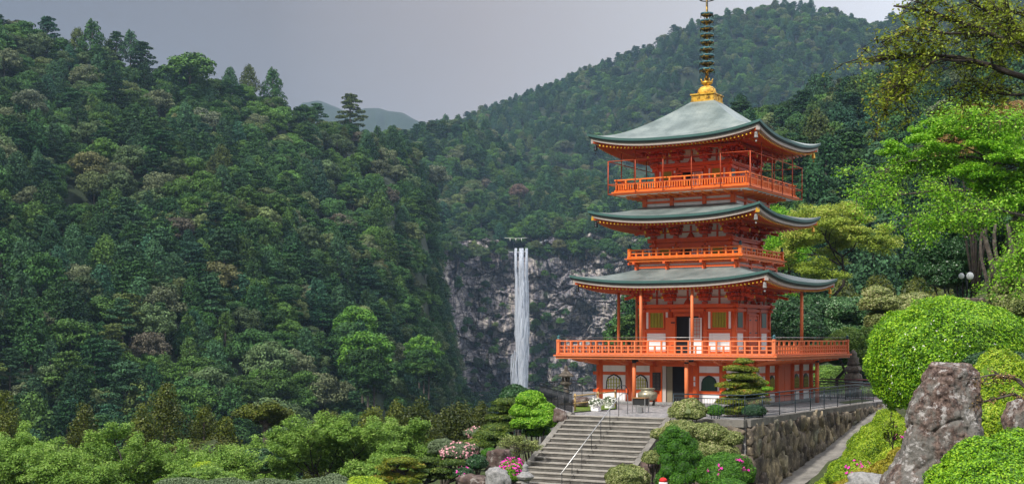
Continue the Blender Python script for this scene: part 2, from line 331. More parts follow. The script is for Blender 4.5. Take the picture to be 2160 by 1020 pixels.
def pathz(t): return np.interp(t, [-22, 0, 4.4, 9.9, 16, 22], [-9.2, -6.75, -6.1, -5.25, -4.2, -3.45])
def gh(X, Y):
    X = np.asarray(X, float); Y = np.asarray(Y, float); num = 0; den = 0
    for cx_, cy_, cz_ in ctrl:
        d2 = (X-cx_)**2+(Y-cy_)**2+1.5; w_ = d2**-3.0; num = num+w_*cz_; den = den+w_
    z = num/den
    far = np.clip((np.hypot(X, Y-40)-130)/120, 0, 1); z = z*(1-far)+-40*far
    z = z+.10*vnoise(np.stack([X*.7, Y*.7, X*0], -1), 5)
    dx = X-WP[0]; dy = Y-WP[1]; t = dx*UY[0]+dy*UY[1]; o = dx*EX[0]+dy*EX[1]
    inp = np.clip(1-np.abs(o-.6)/1.0+.35, 0, 1)*((t > -22) & (t < 23))*np.clip((o+1.2)*2, 0, 1)
    inp = np.clip(inp*2, 0, 1); z = z*(1-inp)+(pathz(t)-.12)*inp
    return z
def nonu(lo, hi, step, far_lo, far_hi):
    a = list(np.arange(lo, hi+.01, step)); s_ = step
    while a[-1] < far_hi: s_ *= 1.25; a.append(min(a[-1]+s_, far_hi))
    s_ = step
    while a[0] > far_lo: s_ *= 1.25; a.insert(0, max(a[0]-s_, far_lo))
    return np.array(a)
xs = nonu(-30, 40, .5, -2400, 2400); ys = nonu(-4, 90, .5, -300, 3400)
XX, YY = np.meshgrid(xs, ys, indexing='ij')
V = np.stack([XX, YY, gh(XX, YY)], -1)
g = MB().grid(V); tag(g.build('ground', GROUND), kind='structure')
# ------------------------------------------------------------------ hills
def hill(name, ridge, base, n=140, m=60, over=.35, und=8., seed=0, pw=1., s0=-.05):
    """ridge/base: lists of (px, py, Y); returns surface function (u,s)->point"""
    rx, ry, rY = np.array(ridge, float).T; bx, by, bY = np.array(base, float).T
    def surf(u, s):
        Yr = np.interp(u, rx, rY); Yb = np.interp(u, bx, bY); zr = (HZ-np.interp(u, rx, ry))/F*Yr; zb = (HZ-np.interp(u, bx, by))/F*Yb
        Y = Yb+(Yr-Yb)*s; X = (u-CX)/F*Y
        ss = np.clip(s, 0, 1); z = zb+(zr-zb)*ss**pw-np.clip(s-1, 0, 9)*(zr-zb)*1.2
        e = np.sin(math.pi*np.clip(s, 0, 1))**.7
        q = np.stack([X/75+vnoise(np.stack([X/60, Y/60, X*0], -1), seed+3)*.4, Y/110, X*0], -1)
        z = z+und*e*fbm(q, 1., 3, seed)
        return np.stack([X, Y, z], -1)
    u = np.linspace(min(rx), max(rx), n); s = np.linspace(s0, 1+over, m); U, Sg = np.meshgrid(u, s, indexing='ij')
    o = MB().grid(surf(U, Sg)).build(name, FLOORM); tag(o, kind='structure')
    return surf
T1 = 10.5  # tree height left out of the ridge lines below
def low(l, th): return [(a, b+th/c*F, c) for a, b, c in l]
ridge1 = low([(-500, -120, 430), (-200, -50, 450), (0, 28, 470), (90, 50, 475), (190, 80, 480), (330, 128, 490), (420, 145, 500), (500, 165, 510), (600, 205, 520), (740, 248, 560), (830, 272, 600), (885, 300, 640), (915, 420, 670), (928, 560, 700), (950, 690, 720), (975, 820, 740), (1060, 1000, 760)], 9)
base1 = [(-500, 1090, 200), (0, 1100, 210), (500, 1090, 230), (800, 1040, 270), (1000, 990, 380), (1060, 990, 520)]
H1 = hill('left_hillside', ridge1, base1, seed=11, und=11, pw=1.05)
ridge2 = low([(700, 330, 960), (830, 272, 960), (900, 262, 960), (950, 252, 970), (1000, 258, 980), (1050, 285, 1000), (1100, 330, 1020), (1200, 360, 1040), (1400, 380, 1050), (1700, 380, 1050)], 9)
base2 = [(700, 540, 800), (940, 535, 806), (1050, 512, 810), (1072, 530, 812), (1108, 530, 812), (1120, 518, 810), (1160, 502, 810), (1200, 519, 808), (1245, 496, 808), (1290, 522, 807), (1350, 508, 806), (1700, 520, 806)]
H2 = hill('cliff_top_hillside', ridge2, base2, seed=21, und=9, s0=.0)
ridge4 = low([(860, 330, 1500), (940, 262, 1500), (1000, 240, 1500), (1060, 222, 1500), (1120, 195, 1500), (1200, 165, 1500), (1260, 135, 1500), (1330, 108, 1500), (1400, 75, 1480), (1460, 45, 1460), (1530, 20, 1450), (1600, 8, 1440), (1660, 5, 1440), (1720, 12, 1440), (1780, 25, 1440), (1835, 50, 1440), (1870, 42, 1420), (1910, 15, 1400), (1980, -30, 1380), (2300, -110, 1350), (2700, -160, 1350)], 9)
base4 = [(860, 400, 1080), (1400, 420, 1080), (2700, 420, 1080)]
H4 = hill('far_mountain', ridge4, base4, seed=31, und=16, n=180)
ridge3 = low([(1400, 600, 420), (1430, 420, 420), (1480, 270, 420), (1560, 222, 420), (1700, 188, 420), (1850, 152, 410), (2000, 120, 400), (2200, 50, 390), (2700, -80, 380)], 9)
base3 = [(1400, 800, 200), (1600, 780, 160), (2000, 770, 150), (2700, 760, 150)]
H3 = hill('right_hillside', ridge3, base3, seed=41, und=9)
ridge5 = [(600, 240, 2900), (640, 210, 2900), (675, 214, 2900), (730, 235, 2900), (770, 224, 2900), (800, 223, 2900), (840, 236, 2900), (880, 250, 2900), (905, 262, 2900), (960, 290, 2900), (1100, 330, 2900)]
base5 = [(600, 420, 2200), (1100, 420, 2200)]
hill('distant_blue_mountain', ridge5, base5, seed=51, und=30, n=80, m=30)
# ------------------------------------------------------------------ foliage
def leaves(C, Nn, size, asp=.55, jit=.6, fold=0., seed=None):
    """one rhombic leaf quad per point; returns verts, quads"""
    n = len(C); Nn = Nn+rng.normal(0, jit, (n, 3)); Nn /= np.linalg.norm(Nn, axis=1)[:, None]+1e-9
    a = rng.normal(0, 1, (n, 3)); T = np.cross(Nn, a); T /= np.linalg.norm(T, axis=1)[:, None]+1e-9; B = np.cross(Nn, T)
    s_ = size*rng.uniform(.65, 1.35, (n, 1))
    V = np.stack([C-T*s_*.5, C+B*s_*asp*.5, C+T*s_*.5, C-B*s_*asp*.5], 1).reshape(-1, 3)
    return V, np.arange(n*4).reshape(n, 4)
def shell(c, r, n, thick=.25, up=.0):
    """points near the surface of an ellipsoid, with normals; up>0 favours the top"""
    D = rng.normal(0, 1, (int(n*1.6)+8, 3)); D /= np.linalg.norm(D, axis=1)[:, None]
    if up: D = D[(D[:, 2] > -1+up*rng.random(len(D))*1.4)]
    D = D[:n]; rr = 1-thick*rng.random(len(D))**1.5
    return np.asarray(c)+D*np.asarray(r)*rr[:, None], D/np.asarray(r)*np.min(r)
def crown_np(lumps, per, size, **k):
    Cs = []; Ns = []; To = []
    for c, r in lumps:
        r = np.broadcast_to(np.asarray(r, float), (3,)); n = max(6, int(per*(r[0]*r[1])**.8 if per < 400 else per))
        C, Nn = shell(c, r, n, k.get('thick', .3), k.get('up', .5)); Cs.append(C); Ns.append(Nn); To.append(np.clip(rng.random(len(C))*.7+.3*rng.random(), 0, 1))
    C = np.concatenate(Cs); Nn = np.concatenate(Ns); return C, Nn, np.concatenate(To)
def foliage(name, lumps, per, size, m, parent=None, asp=.55, jit=.6, **k):
    C, Nn, To = crown_np(lumps, per, size, **k); V_, Q_ = leaves(C, Nn, size, asp, jit)
    return mesh_np(name, V_, Q_, m, To, parent=parent)
# prototypes of the forest trees, one mesh each (crown and trunk)
def proto_mesh(name, kind, m):
    lumps = []
    if kind == 'cedar':
        H = 13.; 
        for k in range(44):
            z = 2.5+(H-3.0)*(k/43.); rad = 3.9*(1-(z/H)**2.3)+.5; a = k*2.4+rng.random()*.8; rr = rad*rng.uniform(.45, .95)
            lumps.append(((rr*math.cos(a), rr*math.sin(a), z), (1.5*rng.uniform(.7, 1.1)*(.45+.55*rad/4.2), 1.5*(.45+.55*rad/4.2), 1.15)))
        sz = .5; per = 62
    elif kind == 'pine':
        H = 13.
        for k in range(26):
            z = 4+(H-4)*(k/25.); rad = 4.6*(1-(z/H)**3)+.6; a = k*2.4+rng.random(); rr = rad*rng.uniform(.3, 1)
            lumps.append(((rr*math.cos(a), rr*math.sin(a), z+rng.normal()*.2), (1.9*rng.uniform(.7, 1.2), 1.9*rng.uniform(.7, 1.2), .5)))
        sz = .5; per = 80
    else:
        H = 10.; rx = 4.8
        for k in range(46):
            d = unit(rng.normal(0, 1, 3)); d[2] = abs(d[2])*1.15-.12; d = unit(d)
            rr = rng.uniform(.72, .98); r0 = rng.uniform(.9, 1.75)
            lumps.append(((d[0]*rx*rr, d[1]*rx*rr, 4.2+d[2]*5.0*rr), (r0, r0, r0*.72)))
        lumps.append(((0, 0, 5), (3.4, 3.4, 3.2)))
        sz = .48; per = 78
    C, Nn, To = crown_np(lumps, per, sz, thick=.28, up=.55)
    V_, Q_ = leaves(C, Nn, sz, .7, .38)
    # trunk
    tb = MB(); tb.tube([(0, 0, -3), (.1, 0, H*.5), (0, .1, H*.93)], [.28, .2, .05], 6)
    tv = np.concatenate(tb.v); tf = [q for f in tb.f for q in f if len(q) == 4]
    V2 = np.concatenate([V_, tv]); Q2 = np.concatenate([Q_, np.array(tf)+len(V_)])
    o = mesh_np(name, V2, Q2, [m, BARK], np.concatenate([To, np.zeros(len(tf))]), [0]*len(Q_)+[1]*len(tf))
    return o
protos = [proto_mesh('forest_cedar', 'cedar', F_CON), proto_mesh('forest_cedar', 'cedar', F_CON), proto_mesh('forest_pine', 'pine', F_CON),
          proto_mesh('forest_broadleaf_tree', 'b', F_BRD), proto_mesh('forest_broadleaf_tree', 'b', F_BRD), proto_mesh('forest_broadleaf_tree', 'b', F_BRD)]
pts = []   # x,y,z,scale,rot,kind,hill
def scatter(surf, u0, u1, s0, s1, spacing, hid, wts, smin=.75, smax=1.25, keep=None, seed=0):
    r = np.random.default_rng(seed); ss = np.linspace(s0, s1, 400)
    # even spacing on the ground: walk the slope in rows
    s = s0
    while s < s1:
        c0 = surf(np.array([u0]), np.array([s]))[0]; c1 = surf(np.array([u1]), np.array([s]))[0]
        mid = surf(np.array([(u0+u1)/2]), np.array([s]))[0]; m2 = surf(np.array([(u0+u1)/2]), np.array([s+.01]))[0]
        n = max(2, int(abs(c1[0]-c0[0])/spacing)); u = np.linspace(u0, u1, n)+r.uniform(-.5, .5, n)*(u1-u0)/n
        ds = spacing*.86/(np.linalg.norm(m2[1:]-mid[1:])/.01)
        sv = s+r.uniform(-.5, .5, n)*ds; Pn = surf(u, sv)
        for q, uu, s_ in zip(Pn, u, sv):
            if keep and not keep(uu, s_): continue
            # stands of conifers and of broadleaves
            st = vnoise(np.array([q[0]/45, q[1]/45, hid*3.]), 77); wc = wts+st*.5
            k = r.integers(0, 3) if r.random() < wc else 3+r.integers(0, 3)
            pts.append((q[0], q[1], q[2]-.6, r.uniform(smin, smax), r.uniform(0, 6.28), k, hid))
        s += ds
scatter(H1, -60, 990, 0, 1.04, 6.4, 1, .46, .6, 1.1, seed=1)
scatter(H1, 860, 990, 0, 1.0, 5.0, 1, .45, .55, .9, seed=9)
scatter(H2, 760, 1500, .0, 1.05, 8.6, 2, .40, .85, 1.35, seed=2, keep=lambda u, s: not (1068 < u < 1112 and s < .03))
scatter(H3, 1405, 2230, .0, 1.05, 6.6, 3, .50, .62, 1.15, seed=3)
scatter(H4, 940, 2200, .15, 1.02, 9.6, 4, .45, .8, 1.3, seed=4)
scatter(H1, 250, 990, .0, .5, 7.5, 1, .35, .5, .85, seed=12)
r__ = np.random.default_rng(5)
for _ in range(420):
    Y_ = r__.uniform(330, 760); u_ = r__.uniform(930, 1300); pts.append(((u_-CX)/F*Y_, Y_, -41., r__.uniform(.7, 1.05), r__.uniform(0, 6.3), r__.integers(0, 6), 1))
pts = np.array(pts)
CONVIS = ((pts[:, 0]/pts[:, 1]*F+CX > -40) & (pts[:, 0]/pts[:, 1]*F+CX < 2200))
order = np.argsort(-pts[:, 3]/pts[:, 1]*CONVIS)
con = [i for i in order if pts[i, 5] < 3 and pts[i, 6] in (1, 3)][:300]
brd = [i for i in order if pts[i, 5] >= 3 and pts[i, 6] in (1, 3)][:300]
used = set(con+brd)
first = set()
lab = {(0, 1): ('dark green cedar in the forest on the left hillside', 'conifers of the left hillside forest'), (0, 3): ('dark green cedar on the shaded hillside behind the pagoda, right side', 'conifers of the right hillside forest'),
       (1, 1): ('leafy round-crowned tree in the forest on the left hillside', 'broadleaf trees of the left hillside forest'), (1, 3): ('leafy round-crowned tree on the hillside behind the pagoda, right side', 'broadleaf trees of the right hillside forest'),
       (2, 1): ('layered dark pine in the forest on the left hillside', 'pines of the left hillside forest'), (2, 3): ('layered dark pine on the hillside behind the pagoda, right side', 'pines of the right hillside forest')}
for i in list(con)+list(brd):
    x, y, z, s_, rz, k, hid = pts[i]; k = int(k)
    o = protos[k] if k not in first else protos[k].copy()
    if k in first: COL.objects.link(o)
    first.add(k)
    o.location = (x, y, z); o.rotation_euler = (0, 0, rz); o.scale = (s_, s_, s_*(.9+.2*((i*37) % 10)/10))
    kk = {0: 0, 1: 0, 2: 2}.get(k, 1); lb = lab[(kk, int(hid))]
    tag(o, lb[0], 'tree', lb[1])
rest = np.array([pts[i] for i in range(len(pts)) if i not in used])
def instancer(name, A, objs):
    me = bpy.data.meshes.new(name); me.from_pydata(A[:, :3].tolist(), [], [])
    for nm, ty, d in (('scl', 'FLOAT', A[:, 3]), ('rz', 'FLOAT', A[:, 4])):
        me.attributes.new(nm, ty, 'POINT').data.foreach_set('value', d.astype(np.float32))
    me.attributes.new('kd', 'INT', 'POINT').data.foreach_set('value', A[:, 5].astype(np.int32))
    o = bpy.data.objects.new(name, me); COL.objects.link(o)
    t = bpy.data.node_groups.new(name, 'GeometryNodeTree'); t.interface.new_socket('Geometry', in_out='INPUT', socket_type='NodeSocketGeometry'); t.interface.new_socket('Geometry', in_out='OUTPUT', socket_type='NodeSocketGeometry')
    gi = t.nodes.new('NodeGroupInput'); go = t.nodes.new('NodeGroupOutput'); jn = t.nodes.new('GeometryNodeJoinGeometry'); t.links.new(jn.outputs[0], go.inputs[0])
    def attr(nm, ty):
        a = t.nodes.new('GeometryNodeInputNamedAttribute'); a.data_type = ty; a.inputs[0].default_value = nm; return a.outputs[0]
    sc_ = attr('scl', 'FLOAT'); rz = attr('rz', 'FLOAT'); kd = attr('kd', 'INT')
    cr = t.nodes.new('ShaderNodeCombineXYZ'); t.links.new(rz, cr.inputs[2])
    for k, ob in enumerate(objs):
        oi = t.nodes.new('GeometryNodeObjectInfo'); oi.inputs['Object'].default_value = ob; oi.inputs['As Instance'].default_value = True; oi.transform_space = 'ORIGINAL'
        cp = t.nodes.new('FunctionNodeCompare'); cp.data_type = 'INT'; cp.operation = 'EQUAL'; t.links.new(kd, cp.inputs[2]); cp.inputs[3].default_value = k
        ip = t.nodes.new('GeometryNodeInstanceOnPoints'); t.links.new(gi.outputs[0], ip.inputs['Points']); t.links.new(cp.outputs[0], ip.inputs['Selection'])
        t.links.new(oi.outputs['Geometry'], ip.inputs['Instance']); t.links.new(cr.outputs[0], ip.inputs['Rotation']); t.links.new(sc_, ip.inputs['Scale'])
        t.links.new(ip.outputs[0], jn.inputs[0])
    md = o.modifiers.new('scatter', 'NODES'); md.node_group = t
    return o
fo = instancer('forest', rest, protos)
tag(fo, 'dense mixed forest covering the far mountains and upper slopes', 'forest', kind='stuff')
print('forest', len(pts), 'rest', len(rest))
# distinctive trees of the left hillside
def lone(proto, px, py, Y, s_, m, label, name, sz=None):
    o = protos[proto].copy(); o.data = o.data.copy(); COL.objects.link(o); o.data.materials[0] = m
    p = P(px, py, Y); h = (13., 13., 13., 10., 10., 10.)[proto]
    o.name = name; o.location = (p[0], p[1], p[2]-h*s_); o.scale = (s_,)*3 if not sz else (s_*sz, s_*sz, s_); o.rotation_euler = (0, 0, px*.1)
    for k in ('group',):
        if k in o: del o[k]
    tag(o, label, 'tree')
    for dx, dy, k2 in ((-9, 34, 4), (12, 38, 0), (1, 46, 5)) if m is M_L1 else ():
        c = protos[k2].copy(); COL.objects.link(c); q = P(px+dx*s_, py+dy*s_, Y-5); c.scale = (.8*s_,)*3; c.location = (q[0], q[1], q[2]-(13 if k2 == 0 else 10)*.8*s_); c.rotation_euler = (0, 0, dx); tag(c, *((lab[(0, 1)][0], 'tree', lab[(0, 1)][1]) if k2 == 0 else (lab[(1, 1)][0], 'tree', lab[(1, 1)][1])))
    return o
# ------------------------------------------------------------------ cliff and waterfall
def clifff(t, b):
    n = noise(t, .05, 6, vscale=(1.0, 1.0, .45)); n2 = noise(t, .22, 8, vscale=(1.6, 1, .55), rough=.7); n3 = noise(t, .03, 4); n4 = noise(t, .5, 5, vscale=(1.8, 1, .2))
    c = ramp(t, n2.outputs[0], [(.33, (.045, .045, .060)), (.42, (.17, .155, .175)), (.52, (.32, .285, .28)), (.64, (.56, .50, .43))]).outputs[0]
    c = mixc(t, c, (.075, .075, .105), ramp(t, n.outputs[0], [(.40, (.6, .6, .6)), (.52, (0, 0, 0))]).outputs[0])
    c = mixc(t, c, (.30, .28, .27), ramp(t, n4.outputs[0], [(.58, (0, 0, 0)), (.70, (.6, .6, .6))]).outputs[0])
    g_ = noise(t, .11, 6)
    c = mixc(t, c, (.035, .075, .020), ramp(t, g_.outputs[0], [(.60, (0, 0, 0)), (.66, (.85, .85, .85))]).outputs[0])
    for sc__, vs, w__ in ((.10, (1.3, .3, .30), .035), (.30, (1.2, .3, .45), .03), (.13, (.35, .3, 1.8), .06)):
        tc = nd(t, 'ShaderNodeTexCoord'); mp = nd(t, 'ShaderNodeMapping'); mp.inputs['Scale'].default_value = vs; t.links.new(tc.outputs['Object'], mp.inputs[0])
        wv = nd(t, 'ShaderNodeVectorMath', operation='ADD'); nn = noise(t, sc__*1.2, 4); sb_ = nd(t, 'ShaderNodeVectorMath', operation='SCALE'); t.links.new(nn.outputs['Color'], sb_.inputs[0]); sb_.inputs['Scale'].default_value = .8/sc__*.35
        t.links.new(mp.outputs[0], wv.inputs[0]); t.links.new(sb_.outputs[0], wv.inputs[1])
        vo = nd(t, 'ShaderNodeTexVoronoi', feature='DISTANCE_TO_EDGE'); vo.inputs['Scale'].default_value = sc__; t.links.new(wv.outputs[0], vo.inputs['Vector'])
        c = mixc(t, c, (.018, .018, .026), ramp(t, vo.outputs['Distance'], [(0, (.9, .9, .9)), (w__, (0, 0, 0))]).outputs[0])
    t.links.new(c, b.inputs['Base Color']); bump(t, b, n2.outputs[0], 1., .8)
CLIFF = mat('cliff_rock', clifff, rough=.85)
uu = np.linspace(850, 1500, 420); vv = np.linspace(0, 1, 300); U, Vv = np.meshgrid(uu, vv, indexing='ij')
Xc = (U-CX)/F*800
topz = 2.4*vnoise(np.stack([Xc/6, Xc*0, Xc*0], -1), 61)+(HZ-np.interp(U, [850, 940, 1000, 1050, 1062, 1074, 1108, 1120, 1160, 1200, 1245, 1290, 1350, 1500], [520, 522, 505, 500, 512, 524, 524, 512, 496, 513, 490, 516, 500, 505]))/F*806
Zc = topz+(-70-topz)*Vv
q = np.stack([Xc, Xc*0, Zc], -1)
qd = q+1.5*np.stack([vnoise(q/9, 1), q[..., 0]*0, vnoise(q/9, 2)], -1)
i1, e1 = worley(qd/np.array([15, 1, 9.]), 3); i2, e2 = worley(qd/np.array([5.5, 1, 8.]), 5); i3, e3 = worley(qd/np.array([2.6, 1, 2.4]), 8)
lay = Zc/11+1.1*fbm(q, 1/26., 3, 33)+Xc*.012; col_ = Xc/5.2+.8*fbm(q, 1/12., 3, 35)
st_ = hash3(np.stack([np.floor(lay), np.floor(col_*.45), Xc*0], -1), 12); st2 = hash3(np.stack([np.floor(lay*2.3), np.floor(col_), Xc*0], -1), 13); fr_ = lay-np.floor(lay)
disp = (i1-.5)*7+(st_-.5)*6+(st2-.5)*3.2+(i3-.5)*1.6+fbm(q, 1/30., 4, 9)*4-np.clip(.14-fr_, 0, 1)*22-np.clip(.08-e2, 0, 1)*16
nearf = np.exp(-((Xc-5)/9)**2)       # channel behind the falling water
Yc = 808-disp*(1-.75*nearf)+2*nearf-Vv*10-np.clip((1000-U)/150, 0, 1)**1.2*70
Vc = np.stack([Xc*Yc/800, Yc, Zc], -1)
cl = MB().grid(Vc).build('cliff', CLIFF); tag(cl, kind='structure')
def waterf(t, b):
    n = noise(t, .9, 6, vscale=(2.2, 1, .05), rough=.6); r = ramp(t, n.outputs[0], [(.22, (.0, .0, .0)), (.66, (.86, .86, .86))])
    b.inputs['Base Color'].default_value = (.58, .63, .72, 1)
    tr = nd(t, 'ShaderNodeBsdfTransparent'); m_ = nd(t, 'ShaderNodeMixShader'); o = t.nodes['Material Output']
    t.links.new(r.outputs[0], m_.inputs[0]); t.links.new(tr.outputs[0], m_.inputs[1]); t.links.new(b.outputs[0], m_.inputs[2]); t.links.new(m_.outputs[0], o.inputs[0])
WATER = mat('white_falling_water', waterf, (.8, .85, .9), .6)
wf = MB(); YW = 793
for k in range(44):
    f_ = (k+rng.uniform(-.5, .5))/43.
    x0 = [1086.5, 1087.5, 1089][k % 3] if f_ < .2 else (1096+(f_-.2)*14 if f_ < .75 else 1109+(f_-.75)*12); x1 = 1088+f_*27; x2 = 1091+f_*21
    zz = [(522, x0), (545, x0+.3), (600, (x0*.5+x1*.5)), (700, x1), (800, x2), (900, x2)]
    pt = []
    for j, py in enumerate(np.linspace(524, 900, 26)):
        px = np.interp(py, [a for a, _ in zz], [b for _, b in zz])+rng.normal()*.25
        p = P(px, py, YW+5*max(0, 1-(py-520)/30)+rng.normal()*.3-2*math.sin(f_*3.14)); pt.append(p)
    wf.tube(pt, [(.34+.36*min(1, j/12))*rng.uniform(.5, 1.35) for j in range(26)], 8, caps=False)
for k in range(10):
    pt = [P(1078+k*1.4+rng.normal(), py, YW-2) for py in np.linspace(750+rng.uniform(-20, 30), 870, 8)]
    wf.tube(pt, rng.uniform(.25, .5), 6, caps=False)
tag(wf.build('waterfall', WATER), kind='structure')
rp_ = MB(); a = P(1064, 501, 802); b = P(1112, 501, 802)
rp_.tube([a+(b-a)*s-ZZ*.9*4*s*(1-s)*.5 for s in np.linspace(0, 1, 12)], .09, 6)
for s in (.25, .5, .75): 
    c = a+(b-a)*s; rp_.tube([c-ZZ*.4, c-ZZ*2.2], [.16, .12], 6)
tag(rp_.build('sacred_rope', WHITEP), 'straw rope with hanging white strips strung across the top of the waterfall', 'rope')
# shrubs on the cliff and trees closing its foot
cs = [(1006, 580), (1040, 560), (1015, 610), (965, 600), (1150, 575), (1165, 580), (1125, 650), (1130, 690), (1140, 730), (1150, 760), (1165, 740), (1180, 770), (1200, 790), (1135, 800), (1330, 690), (1310, 700), (1345, 672), (1320, 715), (1290, 700), (1060, 640), (1035, 700),
      (1050, 730), (1060, 770), (1030, 760), (1000, 800), (1020, 830), (985, 850), (1125, 770), (1155, 810), (1170, 800), (1190, 810), (1225, 805), (1260, 780), (1280, 790), (1300, 770), (950, 545), (975, 560), (1230, 540), (1285, 560), (1000, 690), (1045, 810), (1010, 770), (1340, 740), (1240, 800), (1180, 820), (1210, 770), (1030, 850), (1050, 845), (1145, 780), (1160, 770),
      (1030, 545), (990, 535), (965, 530), (1150, 520), (1180, 512), (1215, 520), (1250, 515), (1290, 520), (1325, 520), (1130, 510), (1060, 505)]+[(940+i*13.5+(i*37 % 11), 505+(i*53 % 40)) for i in range(32) if not 1070 < 940+i*13.5 < 1118]+[(1058, 514), (1064, 498), (1122, 512), (1116, 498)]+[(965+(i*61 % 100), 590+(i*43 % 270)) for i in range(26)]+[(1125+(i*67 % 70), 640+(i*59 % 200)) for i in range(26)]
for i, (px, py) in enumerate(cs):
    o = protos[3+i % 3].copy(); COL.objects.link(o); o.name = 'cliff_shrub'
    j = int(np.clip((px-850)/650*419, 0, 419)); kz = int(np.argmin(abs(Vc[j, :, 2]-(HZ-py)/F*795))); p = Vc[j, kz]
    s_ = rng.uniform(.8, 1.25) if (py < 535 and abs(px-1090) > 34) else rng.uniform(.35, .75); o.location = (p[0], p[1]-1.5, p[2]-6*s_); o.scale = (s_*1.1, s_*.8, s_); o.rotation_euler = (0, 0, i)
    for k in ('group',):
        if k in o: del o[k]
    tag(o, 'green shrub clinging to a ledge of the grey cliff beside the waterfall', 'shrub', 'shrubs clinging to the waterfall cliff')
M_L1 = leafmat('fresh_maple_crown', [(0, (.03, .11, .012)), (.5, (.085, .21, .02)), (1, (.17, .34, .03))], 0, .3, .1, spec=.2)
M_L2 = leafmat('yellow_crown', [(0, (.07, .08, .01)), (.5, (.17, .17, .02)), (1, (.27, .25, .04))], 0, .3, .1, spec=.2)
M_L3 = leafmat('grey_green_crown', [(0, (.05, .07, .04)), (.5, (.11, .14, .08)), (1, (.18, .20, .12))], 0, .3, .1, spec=.2)
M_L4 = leafmat('mauve_brown_crown', [(0, (.07, .045, .035)), (.5, (.15, .10, .08)), (1, (.22, .16, .12))], 0, .3, .1, spec=.2)
lone(3, 748, 640, 300, 1.0, M_L1, 'bright green maple above another, low on the left hillside near the cliff', 'hillside_maple')
lone(4, 775, 690, 285, 1.15, M_L1, 'largest bright green maple low on the left hillside, below a twin crown', 'hillside_maple')
lone(5, 893, 700, 330, .95, M_L1, 'bright green maple between the twin maples and the cliff', 'hillside_maple')
lone(4, 575, 535, 350, .8, M_L1, 'small bright green crown in the middle of the left hillside', 'hillside_maple')
lone(3, 135, 440, 360, 1.0, M_L2, 'yellow crown standing out at the left edge of the hillside', 'hillside_tree')
lone(5, 20, 735, 265, .8, M_L2, 'small yellow crown low at the left edge of the photo', 'hillside_tree')
lone(5, 210, 255, 400, .9, M_L2, 'dull yellow crown high on the left hillside', 'hillside_tree')
lone(3, 430, 225, 460, 1.4, M_L3, 'wide grey green crown below the big dark tree on the ridge', 'hillside_tree')
lone(4, 60, 185, 400, 1.1, M_L3, 'wide grey green crown high at the far left of the hillside', 'hillside_tree')
lone(3, 920, 345, 640, 1.4, M_L3, 'wide grey green crown on the hill left above the waterfall', 'hillside_tree')
0 and lone(4, 245, 425, 340, .55, M_L4, 'small mauve brown crown on the left hillside', 'hillside_tree')
lone(3, 1095, 385, 840, 1.2, M_L4, 'mauve brown crown high above the waterfall', 'hillside_tree')
0 and lone(5, 385, 200, 440, .8, M_L4, 'mauve brown crown near the ridge of the left hillside', 'hillside_tree')
lone(3, 265, 700, 280, .9, M_L3, 'bare greyish crown low on the left hillside', 'hillside_tree')
for px, py, Y, s_, pr, lb in [(195, 45, 478, 1.0, 0, 'tall dark cedar, leftmost standing above the left ridge'), (245, 68, 482, .6, 2, 'flat-topped pine between two cedars on the left ridge'), (275, 66, 482, .75, 0, 'dark cedar on the left ridge, right of a flat-topped pine'), (300, 90, 484, .8, 2, 'ragged pine leaning out of the left ridge'),
                          (400, 108, 490, 1.25, 3, 'big dark round-crowned tree standing on the left ridge'), (525, 138, 515, .8, 1, 'pointed dark tree on the descending left ridge'), (575, 146, 520, .9, 0, 'second pointed dark tree on the descending left ridge'),
                          (738, 200, 560, 1.05, 2, 'tall dark pine near the low end of the left ridge, by the far blue hill'), (940, 242, 975, .9, 0, 'small pointed tree on the ridge left of the gap above the waterfall')]:
    o = protos[pr].copy(); COL.objects.link(o); o.name = 'ridge_tree'; p = P(px, py, Y); h = (13., 13., 13., 10., 10., 10.)[pr]
    if 'group' in o: del o['group']
    k = 1.25; o.location = (p[0], p[1], p[2]-h*s_*k); o.scale = (s_*k*(1.3 if pr == 3 else 1),)*2+(s_*k,); tag(o, lb, 'tree')
# ------------------------------------------------------------------ terrace, stone wall, path
PZ = -3.4
L0 = np.array([2.73, 60.5, 0])
def W_(t, o, z): return WP+UY*t+EX*o+ZZ*z
te = MB(); poly = [L0*[1, 1, 0]+[0, 0, PZ-.02], WP+[0, 0, PZ-.02]-EX*.05, W_(26, -.05, PZ-.02), [12, 92, PZ-.02], [4, 88, PZ-.02], [1.35, 71.9, PZ-.02]]
te.extrude(poly, (0, 0, -6), smooth=False)
tag(te.build('terrace', PAVE), kind='structure')
cb = MB()
def coping(a, b): cb.bar(np.array(a)+ZZ*(PZ-.13), np.array(b)+ZZ*(PZ-.13), .45, .30, smooth=False)
coping(L0+EX*4.95, WP-EX*.05); coping(WP-EX*.1-UY*.2+UY*.35, W_(18, -.1, 0)); 
cb.build('coping', CONC)
cop = bpy.data.objects['coping']
sw = empty('stone_wall', (WP[0], WP[1], -7.2), 0, 'retaining wall of large rough boulders with a concrete coping, below the terrace', 'stone wall')
bk = MB(); bk.extrude([W_(0, -.35, -9.5), W_(26, -.35, -9.5), W_(26, -.35, PZ-.30), W_(0, -.35, PZ-.30)], -EX*.5); bk.extrude([WP-UY*(-.3)+ZZ*(-9.5), WP+UY*.3-EX*5+ZZ*(-9.5), WP+UY*.3-EX*5+ZZ*(PZ-.3), WP+UY*.3+ZZ*(PZ-.3)], UY*.4)
MORT = mat('dark_wall_joints', col=(.018, .014, .012), rough=1)
bk.build('wall_core', MORT)
st = MB(); k = 0
